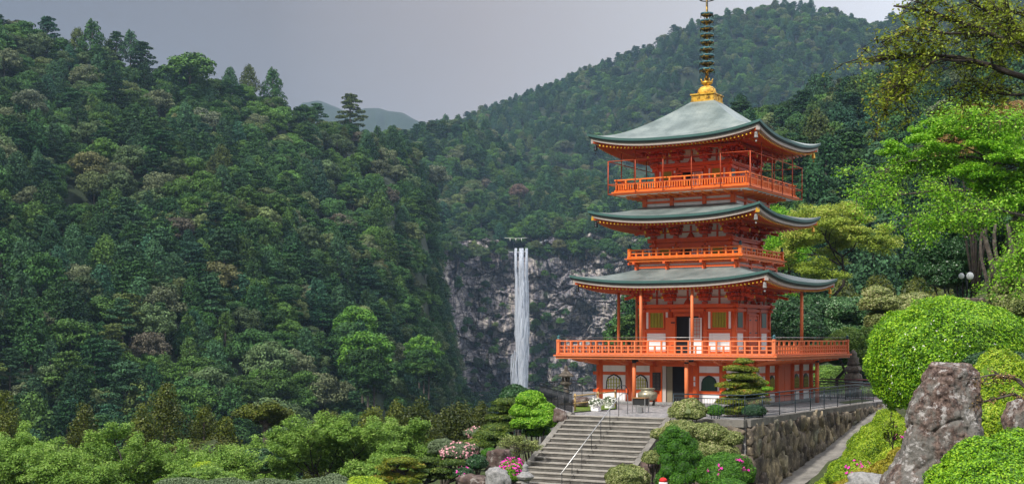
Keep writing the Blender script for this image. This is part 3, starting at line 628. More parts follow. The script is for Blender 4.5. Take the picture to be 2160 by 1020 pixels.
def stone(c, ax, w_, h_, seed, ang):
    k0 = st.n; sb = MB(); sb.blob((0, 0, 0), (w_/2*1.03, .30, h_/2*1.03), seed, .30, 1.3, 9, .45); sv = sb.v[0]; wi, we = worley(sv*2.6+seed % 97, 3); sb.v[0] = sv*(1+.34*(wi-.5)+.05*fbm(sv, 7, 2, 4))[:, None]
    v = sb.v[0]; ca, sa = math.cos(ang), math.sin(ang); x = v[:, 0]*ca-v[:, 2]*sa; z = v[:, 0]*sa+v[:, 2]*ca
    out = np.array([ax[1], -ax[0], 0]) if ax[0] > -2 else ax
    V_ = np.asarray(c)+x[:, None]*ax+v[:, 1:2]*out+z[:, None]*ZZ
    st.add(V_, sb.f[0], smooth=True, tone=random.random())
def courses(length, top, botf, pt):
    z = top; row = 0
    while z > -9:
        h = .55+.3*random.random()+.12*min(row, 3); t = -.2+random.random()*.4
        while t < length:
            wd = random.uniform(.4, .85)+.1*min(row, 3)
            if z > botf(t)-.3: stone(pt(t+wd/2, z-h/2+random.uniform(-.08, .08)), UY if pt is ptr else EX, wd, h*random.uniform(1, 1.25), random.randint(0, 9999), random.uniform(-.6, .6))
            t += wd*.88
        z -= h*.86; row += 1
def ptr(t, z): return W_(t, -.12+.06*(PZ-z), z)
def ptf(t, z): return WP-EX*(t)+UY*(.05-.05*(PZ-z))+ZZ*z
courses(21, PZ-.28, lambda t: pathz(t), ptr); courses(4.5, PZ-.28, lambda t: -8, ptf)
def wallf(t, b):
    stonef((.028, .023, .022), (.10, .088, .072), (.25, .215, .165), 1.6, (.34, .31, .24), .7, .05, .9)(t, b)
    src = b.inputs['Base Color'].links[0].from_socket; a = nd(t, 'ShaderNodeAttribute', attribute_name='tone')
    t.links.new(mixc(t, src, ramp(t, a.outputs['Fac'], [(0, (.7, .62, .62)), (.4, (1.4, 1.32, 1.2)), (.75, (2.5, 2.3, 1.85)), (1, (1.3, 1.45, 1.3))]).outputs[0], 1., 'MULTIPLY'), b.inputs['Base Color'])
WALLR = mat('mossy_wall_boulder', wallf, rough=.88)
st.build('stones', WALLR)
for n_ in ('coping', 'wall_core', 'stones'):
    o = bpy.data.objects[n_]; o.parent = sw; o.matrix_parent_inverse = Matrix.Translation((-WP[0], -WP[1], 7.2))
pa = MB(); tt = np.linspace(-22, 22, 120)
pa.grid(np.array([[W_(t, o, pathz(t)) for o in (-.1, .5, 1.0, 1.45)] for t in tt]), smooth=False)
pa.grid(np.array([[W_(t, 1.45, pathz(t)-dz) for dz in (0, .3)] for t in tt]), smooth=False)
tag(pa.build('path', CONC), kind='structure')
# ------------------------------------------------------------------ stairs
SD = -UY  # downhill direction
nst, tr_, ri = 17, .337, .183
stt = empty('stone_stairs', tuple(L0+ZZ*PZ), -TH, 'broad flight of weathered concrete stairs climbing to the pagoda terrace', 'stairs')
b1 = MB(); b2 = MB()
for n in range(nst):
    z = -n*ri
    b1.box((2.35, -(n+.5)*tr_-(.0), z-ri/2-1.2), (4.74, tr_, ri+2.4-.05)); b2.box((2.35, -(n+.5)*tr_-.02, z-.02), (4.74, tr_+.03, .05))
b1.v = [v-[0, 0, .0] for v in b1.v]
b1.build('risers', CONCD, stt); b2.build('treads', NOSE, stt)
for x_, ln in ((-.13, nst), (4.83, 12)):
    b = MB(); y1 = -ln*tr_; z1 = -ln*ri
    pr = [(x_-.14, .25, .10), (x_-.14, -.05, .10), (x_-.14, y1, z1+.16), (x_-.14, y1, z1-3), (x_-.14, .25, -3)]
    b.extrude([(p[0], p[1], p[2]) for p in pr], (.28, 0, 0)); b.build('side_curb', CONC, stt)
h = MB(); hp = []
for n in (0, 2.6, 5.2, 7.8, 10.4, 13, 15.6):
    x_ = 2.35; y_ = -n*tr_; z_ = -n*ri
    h.tube([(x_, y_, z_-.05), (x_, y_, z_+.82)], .014, 6)
top = [(2.35, .9, .05), (2.35, .9, .9), (2.35, .75, 1.0), (2.35, .35, 1.0), (2.35, 0, .86), (2.35, -16*tr_, -16*ri+.80)]
h2 = MB(); h2.tube(top, .022, 8)
h.build('baluster', IRON, stt); h2.build('rail', STEEL, stt); 
bpy.data.objects['baluster'].name = 'handrail_posts'; bpy.data.objects['rail'].name = 'handrail'
# ------------------------------------------------------------------ the pagoda
PC = np.array([10.82, 74., PZ])
pag = empty('pagoda', tuple(PC), -TH, 'three-tiered vermilion pagoda with grey green copper roofs and a tall gilded spire', 'pagoda')
def pb(mb, name, m, parent=None, **k):
    mb.v = [v+[0, 0, -PZ] for v in mb.v]; return mb.build(name, m, parent or pag, **k)
def FM(k, a, g, z):
    return [(a, -g, z), (g, a, z), (-a, g, z), (-g, -a, z)][k]
def FB(mb, k, a, g, z, da, dg, dz, **kw):
    """box on face k, centred a along, g out, z up"""
    mb.box(FM(k, a, g, z), (da, dg, dz) if k % 2 == 0 else (dg, da, dz), **kw)
def lift(a, g, W, l): return l*min(1, abs(a)/max(g, .01))**2.7*(g/W)**5
def roof(W, w0, ze, zt, l, hw, nm):
    def z_(t): return zt-(zt-ze)*(1-(1-t)**1.38)
    mb = MB(); uv = []
    for k in range(4):
        A = []
        for t in np.linspace(0, 1, 26):
            g_ = w0+(W-w0)*t; row = []
            for s in np.linspace(-1, 1, 41):
                row.append(FM(k, s*g_, g_, z_(t)+lift(s*g_, g_, W, l))); uv.append((s*g_, g_*1.08+k*.031))
            A.append(row)
        mb.grid(np.array(A))
    allv = np.concatenate(mb.v)
    r = pb(mb, 'roof', ROOF)
    uvl = r.data.uv_layers.new(name='UVMap'); li = np.zeros(len(r.data.loops), np.int32); r.data.loops.foreach_get('vertex_index', li)
    uvl.data.foreach_set('uv', np.array(uv)[li].astype(np.float32).ravel())
    # edge bands
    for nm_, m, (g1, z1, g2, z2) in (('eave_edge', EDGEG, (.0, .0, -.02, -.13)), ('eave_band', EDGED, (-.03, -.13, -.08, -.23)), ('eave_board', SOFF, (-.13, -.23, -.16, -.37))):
        b = MB()
        for k in range(4):
            A = []
            for gg, zz in ((g1+.0, z1), (g2, z2), (g2-.35, z2)):
                row = []
                for s in np.linspace(-1, 1, 41):
                    gx = W+gg; row.append(FM(k, s*gx, gx, ze+zz+lift(s*W, W, W, l)))
                A.append(row)
            b.grid(np.array(A), smooth=False)
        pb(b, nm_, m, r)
    # soffit
    b = MB(); gi = hw+.05
    for k in range(4):
        A = []
        for f_ in (0, .35, .7, 1):
            gx = (W-.25)+(gi-(W-.25))*f_; row = []
            for s in np.linspace(-1, 1, 25): row.append(FM(k, s*gx, gx, ze-.30+.42*f_*(zt-ze > 0)+lift(s*gx, gx, W, l)))
            A.append(row)
        b.grid(np.array(A), smooth=False)
    pb(b, 'soffit', SOFF, r)
    # two tiers of rafters with yellow ends
    for go, gin, dz, nm_ in ((W-.30, W-1.25, -.45, 'flying_rafters'), (W-1.05, hw+.2, -.50, 'base_rafters')):
        b = MB(); n = int(go/.105)
        for k in range(4):
            for i in range(-n, n+1):
                a = i*.21*.5*2*go/(n*.21)*1.0 if n else 0
                a = i*go/n
                if i % 2: continue
                g0 = max(gin, abs(a)+.02)
                if g0 > go-.1: continue
                fo_ = (W-.25-go)/(W-.25-gi); fi_ = (W-.25-g0)/(W-.25-gi)
                za = ze+dz+.42*fo_+lift(a, go, W, l); zb = ze+dz+.42*fi_+lift(a, g0, W, l)
                p = np.array(FM(k, a, go, za)); q_ = np.array(FM(k, a, g0, zb)); b.bar(q_, p, .065, .09, mi=0)
                d = unit(p-q_); b.bar(p, p+d*.02, .07, .085, mi=1)
        pb(b, nm_, [REDDK if 'base' in nm_ else ORANGE, YELLOW], r)
    # hip beams and wind bells
    for k in range(4):
        sx, sy = [(-1, -1), (1, -1), (1, 1), (-1, 1)][k]
        b = MB(); zc = ze+l; b.bar((sx*(hw), sy*(hw), ze-.05), (sx*(W-.22), sy*(W-.22), zc-.42), .17, .22); b.bar((sx*(W-.22), sy*(W-.22), zc-.42), (sx*(W-.17), sy*(W-.17), zc-.42), .18, .23, mi=1)
        pb(b, 'hip_rafter', [ORANGE, YELLOW if nm == 2 else SOFF], r)
        be = MB(); c = (sx*(W-.34), sy*(W-.34), zc-.60); be.tube([(c[0], c[1], c[2]+.12), (c[0], c[1], c[2])], .012, 5)
        be.lathe([(.02, 0), (.07, -.02), (.085, -.10), (.095, -.26), (.115, -.30), (.10, -.31)], c, 12); be.tube([(c[0], c[1], c[2]-.3), (c[0], c[1], c[2]-.42)], .008, 4); be.box((c[0], c[1], c[2]-.46), (.09, .01, .08))
        pb(be, 'wind_bell', (IRON, GRAN, GOLD, IRON)[k], r)
    return r
bracket_mesh = {}
def bracket(k, a, g_, z0, H, corner=False, steps=3, out=.30, w_=.30):
    key = (round(H, 2), corner, round(out, 2), round(w_, 2))
    if key not in bracket_mesh:
        b = MB(); b.box((0, -.02, .07), (.26, .26, .14))
        dz = (H-.16)/steps
        for i in range(steps):
            zi = .16+dz*i; L_ = out*(i+1)*(1.38 if corner else 1)
            b.bar((0, .1, zi+dz*.3), (0, -L_-.10, zi+dz*.3), .11, dz*.52); b.box((0, -L_-.112, zi+dz*.3), (.09, .02, dz*.42), mi=1 if i == 2 else 0)
            for go in range(0, i+2):
                gg = -out*go*(1.38 if corner else 1); ln = w_*(1+.18*(i-go))
                if ln <= .2: continue
                b.box((0, gg, zi+dz*.32), (ln*2, .11, dz*.46))
                for sx in (-1, 0, 1): b.box((sx*(ln-.09), gg, zi+dz*.72), (.17, .17, dz*.34))
                if corner: 
                    b.box((0, gg, zi+dz*.30), (.11, ln*1.2, dz*.44))
        b.bar((.0, -out*1.8, H*.62), (0, -out*4.1, H*.42), .12, .15, mi=0); b.box((0, -out*4.1-.02, H*.42), (.11, .03, .14), mi=1)
        o = b.build('bracket', [REDDK, YELLOW], pag); bracket_mesh[key] = o.data; bpy.data.objects.remove(o)
    o = bpy.data.objects.new('bracket', bracket_mesh[key]); COL.objects.link(o); o.parent = pag
    x, y, z = FM(k, a, g_, z0-PZ); o.location = (x, y, z); o.rotation_euler = (0, 0, k*math.pi/2+(math.pi/4 if corner else 0))
def balcony(hb, zb, zf, zr, m, style, hw_in, capm=PATINA):
    t_ = zf-zb
    b = MB(); b.box((0, 0, zb+t_*.30), (2*hb-.12, 2*hb-.12, t_*.6)); b.box((0, 0, zb+t_*.82), (2*hb+.06, 2*hb+.06, t_*.36))
    bal = pb(b, 'balcony', [m]); hh = hb-.18
    for k in range(4):
        r = MB(); H = zr-zf; n = {1: 16, 2: 8, 3: 26}[style]
        for zz, s_ in ((zr-.03, .07), (zf+.07, .09)): FB(r, k, 0, hh, zz, 2*hh+.25, s_, s_*.9)
        if style == 3:
            FB(r, k, 0, hh, zf+H*.62, 2*hh, .05, .06)
            for i in range(-n, n+1):
                a = i*hh/n; FB(r, k, a, hh, zf+H*.36, .055, .045, H*.55)
                if i % 6 == 2 or abs(i) == n: FB(r, k, a, hh, zf+H*.5, .09, .09, H)
        else:
            for f_ in ((.62, .36) if style == 1 else (.55,)): FB(r, k, 0, hh, zf+H*f_, 2*hh, .045, .05)
            for i in range(-n, n+1):
                a = i*hh/n; FB(r, k, a, hh, zf+H*(.5 if i % 2 == 0 else .32), .085, .08, H*(.96 if i % 2 == 0 else .60))
        pb(r, 'railing', m, bal)
    for sx in (-1, 1):
        for sy in (-1, 1):
            if style == 3: continue
            p = MB(); p.box((sx*hh, sy*hh, (zf+zr+.05)/2), (.17, .17, zr-zf+.05)); pp = pb(p, 'corner_post', m, bal)
            c = MB(); c.lathe([(.09, 0), (.09, .05), (.05, .07), (.085, .12), (.08, .17), (.02, .24)], (sx*hh, sy*hh, zr+.05), 12); pb(c, 'post_cap', capm, bal)
    # white underside panels and joists
    b = MB(); w2 = MB()
    for k in range(4):
        n = 4
        for i in range(-n, n+1):
            a = i*hw_in/n*.96; gi, go = hw_in-.1, hb-.25
            b.bar(FM(k, a, gi, zb-.10), FM(k, a, go, zb-.05), .13, .14)
        FB(b, k, 0, (hb+hw_in)/2+.1, zb-.035, hb+hw_in, .10, .08)
    w2.box((0, 0, zb-.012), (2*hb-.3, 2*hb-.3, .02))
    pb(b, 'joists', m, bal); pb(w2, 'underside', WHITE, bal)
    return bal
def wallbody(hw, z0, z1, cols, m=ORANGE, rc=.13):
    b = MB(); b.box((0, 0, (z0+z1)/2), (2*hw-.34, 2*hw-.34, z1-z0)); pb(b, 'wall', m)
    for k in range(4):
        for c in cols:
            if c < 0 and abs(abs(c)-max(cols)) < 1e-6: continue
            c_ = MB(); x, y, _ = FM(k, c, hw-.17, 0); c_.lathe([(rc, z0), (rc, z1)], (x, y, 0), 16); pb(c_, 'column', m)
def beamring(hw, z, h_, d, ext, m=ORANGE, name='tie_beam', studs=None):
    for k in range(4):
        b = MB(); FB(b, k, 0, hw-.17+(.003 if k % 2 else 0), z, 2*hw+ext*2-.02*(k % 2), d, h_-.006*(k % 2)); o = pb(b, name, m)
        if studs:
            s_ = MB()
            for a in studs: 
                p = np.array(FM(k, a, hw-.17+d/2, z)); q_ = np.array(FM(k, a, hw-.17+d/2+.03, z)); s_.tube([p, q_], [.055, .03], 8)
            pb(s_, 'stud_covers', IRON, o)
def panel(k, a, g_, z, w_, h_, m, name, d=.03):
    b = MB(); FB(b, k, a, g_, z, w_, d, h_); return pb(b, name, m)
def louvre(k, a, g_, z, w_, h_, m=LOUVRE, n=9):
    f_ = MB(); 
    for s in (-1, 1): FB(f_, k, a+s*(w_/2+.03), g_+.02, z, .06, .06, h_+.12)
    for s in (-1, 1): FB(f_, k, a, g_+.02, z+s*(h_/2+.03), w_, .055, .06)
    fr = pb(f_, 'window', ORANGE); b = MB()
    FB(b, k, a, g_-.02, z, w_, .02, h_); pb(b, 'window_back', GREENP, fr); b = MB()
    for i in range(n): FB(b, k, a-w_/2+(i+.5)*w_/n, g_+.012, z, w_/n*.55, .03, h_)
    pb(b, 'slats', m, fr)
def upper(hw, z0, z1, zb1, zp, win=(.8, .35, .62)):
    """the room of a storey: z0 floor, z1 top of head beam, zb1 lower beam, zp top of plaster"""
    c1, c2 = hw-.17, hw*.36
    wallbody(hw, z0, z1-.02, (-c1, -c2, c2, c1))
    for k in range(4):
        gw = hw-.17
        for s in (-1, 1):
            a = s*(c1+c2)/2; wd = (c1-c2)-.30
            hh = (zb1-z0)
            panel(k, a, gw+.0, z0+hh*.5, wd+.02, hh*.98, ORANGE, 'wall_panel', .04)
            zc, hf, ww = win; zw = z0+hh*zc
            if k % 2 == 0:
                louvre(k, a, gw+.03, zw, wd*ww, hh*hf)
                for q in (-1, 1): panel(k, a+q*(wd*ww/2+.06+(wd/2-wd*ww/2-.06)*.62), gw+.026, zw, (wd/2-wd*ww/2-.06)*.6, hh*hf+.12, WHITE, 'plaster_strip', .02)
            else: panel(k, a, gw+.03, zw, wd*ww*.9, hh*hf, GREENP, 'shutter_window', .03)
            if hh > .8:
                zs = zw-hh*hf/2-.17; panel(k, a, gw+.05, zs, wd+.1, .13, ORANGE, 'sill_beam', .1)
                hb_ = zs-.08-z0; panel(k, a, gw+.024, z0+hb_*.55, wd*.9 if k % 2 == 0 else wd*.6, hb_*.8, WHITE, 'plaster_panel', .03)
        # doors
        hh = zb1-z0; dw = c2*1.30
        f_ = MB()
        for s in (-1, 1): FB(f_, k, s*(dw/2+.05), gw+.06, z0+hh*.45, .1, .1, hh*.9)
        FB(f_, k, 0, gw+.06, z0+hh*.92, dw+.2, .1, .1); fr = pb(f_, 'doorway', ORANGE)
        if k == 0 or k == 3:
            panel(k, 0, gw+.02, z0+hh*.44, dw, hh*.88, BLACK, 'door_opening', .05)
            d_ = MB(); aa = dw*.36
            FB(d_, k, aa, gw+.10, z0+hh*.43, dw*.55, .035, hh*.84); dd = pb(d_, 'lattice_door', WHITE, fr)
            l_ = MB()
            for i in range(4): FB(l_, k, aa-dw*.2+i*dw*.4/3, gw+.125, z0+hh*.60, .02, .02, hh*.46)
            for i in range(6): FB(l_, k, aa, gw+.125, z0+hh*(.38+.09*i), dw*.44, .02, .018)
            pb(l_, 'lattice', REDDK, dd); g2 = MB(); FB(g2, k, aa, gw+.115, z0+hh*.60, dw*.42, .012, hh*.46); pb(g2, 'pane', SOFF, dd)
            o_ = MB(); FB(o_, k, -dw*.5-.30*hw/2.8, gw+.17, z0+hh*.43, .56*hw/2.8, .05, hh*.86); od = pb(o_, 'door', ORANGE, fr)
            h_ = MB(); FB(h_, k, -dw*.5-.14, gw+.205, z0+hh*.74, .22, .02, .07); FB(h_, k, -dw*.5-.14, gw+.205, z0+hh*.2, .22, .02, .07); pb(h_, 'hinge', IRON, od)
        else:
            for s in (-1, 1):
                d_ = MB(); FB(d_, k, s*dw*.25, gw+.05, z0+hh*.44, dw*.48, .05, hh*.88); dd = pb(d_, 'door', ORANGE, fr)
                h_ = MB(); [FB(h_, k, s*dw*.36, gw+.08, z0+hh*q, dw*.24, .02, .06) for q in (.8, .5, .2)]; pb(h_, 'hinge', IRON, dd)
    # head beams
    beamring(hw, (z1+zb1)/2+.13, .20, .30, .14, studs=None); beamring(hw-.03, zb1+.06, .16, .26, .10, studs=(-c1, -c2, c2, c1))
    beamring(hw+.02, z1+.0, .10, .40, .12, name='wall_plate')
    # plaster zone with struts and brackets
    b = MB(); b.box((0, 0, (z1+zp)/2+.15), (2*hw-.36, 2*hw-.36, zp-z1+.3)); pb(b, 'plaster_band', WHITE)
    H = zp-z1+.12
    for k in range(4):
        s_ = MB(); FB(s_, k, 0, hw-.15, z1+H*.52, 2*hw-.3, .10, .07)
        for a in (-(c1+c2)/2, 0, (c1+c2)/2): FB(s_, k, a, hw-.15, z1+H*.5, .09, .11, H)
        for i in (-1, 1): 
            x0, y0, _z = FM(k, i*.12, hw-.10, 0)
        s_.lathe([(.01, .30), (.10, .24), (.17, .12), (.24, .0)], FM(k, 0, hw-.12, z1+.05), 8)
        FB(s_, k, 0, hw+.72, z1+H+.06, 2*hw+1.75, .13, .14); FB(s_, k, 0, hw+.28, z1+H+.10, 2*hw+.7, .11, .12)
        pb(s_, 'strut_frame', REDDK)
        for a in (-c2, c2): bracket(k, a, hw-.15, z1+.05, H, out=.27)
        bracket(k, -c1, hw-.15, z1+.05, H, out=.27, w_=.26)
        bracket(k, c1, hw-.15, z1+.05, H, out=.27, w_=.26); bracket(k, -c1, hw-.15, z1+.05, H, True, out=.27, w_=.28)
# storey roofs
roof(5.64, 2.35, 3.08, 4.05, .42, 2.79, 1)
roof(4.90, 2.0, 6.54, 7.50, .46, 2.37, 2)
roof(4.916, .64, 10.64, 13.16, .52, 2.25, 3)
# ground floor
gh_ = 4.65; gc = (-4.40, -2.65, -1.22, 1.22, 2.72, 4.40)
b = MB(); b.box((0, 0, (PZ-1.0)/2), (2*gh_-.5, 2*gh_-.5, -1.0-PZ)); pb(b, 'wall', ORANGE)
b = MB(); b.box((0, 0, PZ+.06), (2*gh_+.5, 2*gh_+.5, .12)); pb(b, 'plinth', GRAN)
for k in range(4):
    for c in gc:
        if k in (1, 3) and abs(c) > 4: continue
        x, y, _ = FM(k, c, gh_-.25, 0); c_ = MB(); c_.lathe([(.2, PZ+.1), (.2, -1.0)], (x, y, 0), 20); pb(c_, 'column', ORANGE)
        if k == 0 and abs(c) > 1.5: 
            for zz in (-1.8, -2.72): s_ = MB(); s_.box((x, y-.22, zz), (.13, .12, .22)); pb(s_, 'beam_end', ORANGE)
    for zz in (-1.80, -2.74): panel(k, -3.0, gh_-.25, zz, 3.6, .17, ORANGE, 'tie_beam', .12); panel(k, 3.0, gh_-.25, zz, 3.6, .17, ORANGE, 'tie_beam', .12)
    for a0, a1 in ((-4.40, -2.65), (-2.65, -1.22), (1.22, 2.72), (2.72, 4.40)):
        a = (a0+a1)/2; wd = a1-a0-.38
        panel(k, a, gh_-.24, -1.50, wd, .44, WHITE, 'plaster_panel', .05); panel(k, a, gh_-.24, -2.27, wd, .78, WHITE, 'plaster_panel', .05); panel(k, a, gh_-.24, -3.06, wd, .48, WHITE, 'plaster_panel', .05)
        # arched window with an ogee head
        ww = min(.92, wd*.76)/2; out = []
        for x_, z_ in ((-1.06, 0), (-1, .42), (-.82, .62), (-.45, .74), (0, .82), (.45, .74), (.82, .62), (1, .42), (1.06, 0)): out.append((x_*ww, z_))
        f_ = MB(); f_.extrude([FM(k, a+x_, gh_-.215, -2.65+z_) for x_, z_ in out], np.array(FM(k, 0, .035, 0)), smooth=False); fr = pb(f_, 'arched_window', IRON)
        p_ = MB(); p_.extrude([FM(k, a+x_*.86, gh_-.185, -2.65+z_*.90+.01) for x_, z_ in out], np.array(FM(k, 0, .015, 0)), smooth=False); pb(p_, 'window_back', GREENP if (k == 0 and a > 0) or k == 1 else WHITE, fr)
        l_ = MB()
        for i in range(-2, 3): FB(l_, k, a+i*ww*.36, gh_-.16, -2.65+.34-.02*abs(i), .045, .03, .66-.07*abs(i))
        for zz in (-2.52, -2.34, -2.14): FB(l_, k, a, gh_-.15, zz, ww*1.7, .02, .03)
        pb(l_, 'lattice', LOUVRE if not (k == 0 and a > 0) else GREENP, fr)
    panel(k, 0, gh_-.24, -1.19, 2*gh_-.2, .36, ORANGE, 'head_beam', .16)
    if k == 0:
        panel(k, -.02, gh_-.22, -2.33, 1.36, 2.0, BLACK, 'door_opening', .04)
        f_ = MB(); [FB(f_, k, s, gh_-.16, -2.35, .13, .16, 1.96) for s in (-.72, .72)]; FB(f_, k, 0, gh_-.16, -1.35, 1.57, .15, .10); fr = pb(f_, 'doorway', ORANGE)
        d_ = MB(); FB(d_, k, -.52, gh_-.10, -2.33, .20, .05, 1.9); pb(d_, 'sliding_door', SOFF, fr); d_ = MB(); FB(d_, k, -.25, gh_-.17, -2.33, .34, .03, 1.9); pb(d_, 'curtain', painted('beige_curtain', (.22, .19, .13), .9, .1), fr)
        nb = MB(); FB(nb, k, -1.02, gh_-.13, -1.58, .5, .06, .34); pb(nb, 'door_lintel_board', ORANGE, fr); nb = MB(); FB(nb, k, -.98, gh_-.08, -2.2, .52, .05, .95); nbo = pb(nb, 'notice_board', mat('dark_notice_board', col=(.02, .014, .014), rough=.5), fr)
        wl = MB()
        for i in range(11):
            for j in range(2): FB(wl, k, -1.09+j*.22, gh_-.052, -1.82-i*.072, .17*random.uniform(.6, 1), .006, .012)
        pb(wl, 'board_lettering', mat('faded_chalk', col=(.22, .19, .18)), nbo)
        sg = MB(); [FB(sg, k, 1.22, gh_-.03, -2.02-q*.28, .09, .02, .22) for q in (0, 1)]; pb(sg, 'small_sign', WHITE, fr)
    elif k == 1:
        for s in (-1, 1): panel(k, s*.5, gh_-.2, -2.3, .94, 2.0, ORANGE, 'door', .06)
    else: panel(k, 0, gh_-.24, -2.3, 1.9, 2.0, ORANGE, 'door', .05)
    # struts under the balcony
    j_ = MB()
    for c in (-4.4, -2.65, -1.22, 1.22, 2.72, 4.4): j_.bar(FM(k, c, gh_-.3, -1.32), FM(k, c*1.05, 6.0, -1.03), .14, .14)
    pb(j_, 'balcony_struts', ORANGE2)
balcony(6.24, -1.0, -.80, -.03, ORANGE2, 1, 4.6)
balcony(3.378, 4.30, 4.42, 4.90, ORANGE3, 2, 2.9)
balcony(3.913, 7.86, 8.02, 8.70, ORANGE3, 3, 2.6, IRON)
w1 = MB(); w1.box((0, 0, -.79), (12.1, 12.1, .015)); pb(w1, 'balcony_deck', SOFF)
upper(2.79, -.78, 1.86, 1.52, 2.55, (.80, .35, .60)); upper(2.37, 4.43, 5.46, 5.07, 6.05, (.52, .70, .60)); upper(2.25, 8.03, 9.51, 9.22, 10.1, (.755, .42, .56))
# base boxes of the upper storeys, standing on the roof below
for hw, z0, z1 in ((2.95, 3.72, 4.28), (2.62, 7.25, 7.84)):
    b = MB(); b.box((0, 0, (z0+z1)/2), (2*hw-.1, 2*hw-.1, z1-z0)); pb(b, 'base_wall', WHITE)
    for k in range(4):
        s_ = MB(); FB(s_, k, 0, hw, z0+.22, 2*hw+.1-.01*(k % 2), .12, .12); FB(s_, k, 0, hw+.02, z1-.10, 2*hw+.1-.01*(k % 2), .14, .16)
        for a in (-.97, -.36, .36, .97): FB(s_, k, a*hw, hw+.01, (z0+z1)/2, .20, .13, z1-z0); FB(s_, k, a*hw, hw+.25, z1-.12, .14, .5, .13); FB(s_, k, a*hw, hw+.2, z1-.04, .5, .12, .08)
        pb(s_, 'base_frame', ORANGE)
# thin posts
for k, a, g_ in ((0, -1.67, 5.0), (0, 1.25, 5.0), (1, 1.26, 5.0), (3, .91, 5.0), (2, 1.4, 5.0), (3, -1.5, 5.0)):
    x, y, _ = FM(k, a, g_, 0); b = MB(); b.tube([(x, y, -.8), (x, y, 2.86)], .085, 10); pb(b, 'eave_post', ORANGE2)
for k, a, g_ in ((0, -1.75, 5.65), (0, 1.22, 5.65), (1, 1.6, 5.75), (1, -1.9, 5.75)):
    if k == 1 and a < 0: continue
    x, y, _ = FM(k, a, g_, 0); b = MB(); b.tube([(x, y, PZ), (x, y, -1.0)], .105, 10); o = pb(b, 'balcony_post', ORANGE2)
    b = MB(); b.tube([(x, y, -1.22), (x, y, -1.05)], .12, 8); x2, y2, _ = FM(k, a+.35, g_-.1, 0); b.bar((x, y, -1.12), (x2, y2, -1.08), .08, .1); pb(b, 'post_bracket', IRON, o)
for k in range(4):
    b = MB(); b.tube([FM(k, -6.05, 6.05, .12), FM(k, 6.05, 6.05, .12)], .012, 6); pb(b, 'safety_wire', STEEL)
# safety cage of the top balcony
cg = MB(); gcg = 4.07
for k in range(4):
    n = 5
    for i in range(n):
        a = -gcg+.0+i*2*gcg/n; x, y, _ = FM(k, a, gcg, 0)
        zt_ = 10.42 if i else 9.70
        cg.tube([(x, y, 7.86), (x, y, zt_)], .028, 6)
    for zz in (9.68, 8.42, 7.90): cg.tube([FM(k, -gcg, gcg, zz), FM(k, gcg, gcg, zz)], .024, 6)
pb(cg, 'safety_cage', painted('red_lead_pipe', (.55, .09, .03), .5, .2))
# gilded spire
b = MB(); b.box((0, 0, 13.33), (1.26, 1.26, .34)); b.box((0, 0, 13.53), (1.42, 1.42, .07)); b.box((0, 0, 13.15), (1.38, 1.38, .06))
for k in range(4):
    for a in (-.6, -.2, .2, .6): FB(b, k, a, .645, 13.33, .07, .03, .32)
sp = pb(b, 'spire_base', GOLD)
b = MB(); b.lathe([(.50, 13.56), (.52, 13.7), (.47, 13.88), (.34, 14.0), (.22, 14.05)], n=24); pb(b, 'dew_bowl', mat('stained_bowl', goldf, rough=.6, metal=.2), sp)
b = MB(); b.lathe([(.14, 14.02), (.16, 14.10), (.30, 14.18), (.34, 14.27), (.30, 14.29), (.12, 14.28)], n=20); 
for i in range(8): a = i*math.pi/4; b.tube([(.28*math.cos(a), .28*math.sin(a), 14.27), (.36*math.cos(a), .36*math.sin(a), 14.45)], [.05, .01], 5)
pb(b, 'lotus_ring', GOLD, sp); b = MB(); b.tube([(0, 0, 14.2), (0, 0, 20.6)], [.10, .045], 10); pb(b, 'spire_shaft', BRONZE, sp)
for i in range(9):
    z = 14.86+i*.385; r = .43-.009*i; b = MB(); b.lathe([(r, z+.06), (r, z+.16), (r-.02, z+.16), (r-.02, z+.06), (r, z+.06)], n=24); o = pb(b, 'spire_ring', PATINA, sp)
    b = MB(); [b.bar((0, 0, z+.07), (r*math.cos(q*math.pi/4), r*math.sin(q*math.pi/4), z+.07), .05, .05) for q in range(8)]; b.lathe([(r-.02, z+.05), (r*.62, z-.02), (r*.6, z-.01), (r-.03, z+.06)], n=20); b.lathe([(.11, z-.05), (.16, z+.02), (.16, z+.12), (.11, z+.2)], n=12); b.v = [v for v in b.v]
    pb(b, 'ring_spokes', BRONZE, sp)
    b = MB(); [b.tube([(r*math.cos(q*math.pi/4), r*math.sin(q*math.pi/4), z+.06), (r*math.cos(q*math.pi/4), r*math.sin(q*math.pi/4), z-.06)], [.012, .025], 5) for q in range(8)]; pb(b, 'ring_bells', IRON, sp)
b = MB(); a_ = np.linspace(0, 2*math.pi, 25); b.tube([(.40*math.cos(a), .40*math.sin(a), 18.86) for a in a_], .03, 6, caps=False)
for i in range(6):
    a = i*math.pi/3; b.tube([(.1*math.cos(a), .1*math.sin(a), 18.9), (.40*math.cos(a), .40*math.sin(a), 18.86)], .015, 5)
    for j in range(4): b.tube([(.12*math.cos(a), .12*math.sin(a), 19+.3*j), (.42*math.cos(a+.2), .42*math.sin(a+.2), 19.15+.3*j), (.30*math.cos(a), .30*math.sin(a), 19.32+.3*j)], [.02, .035, .01], 5)
pb(b, 'water_flame', IRON, sp)
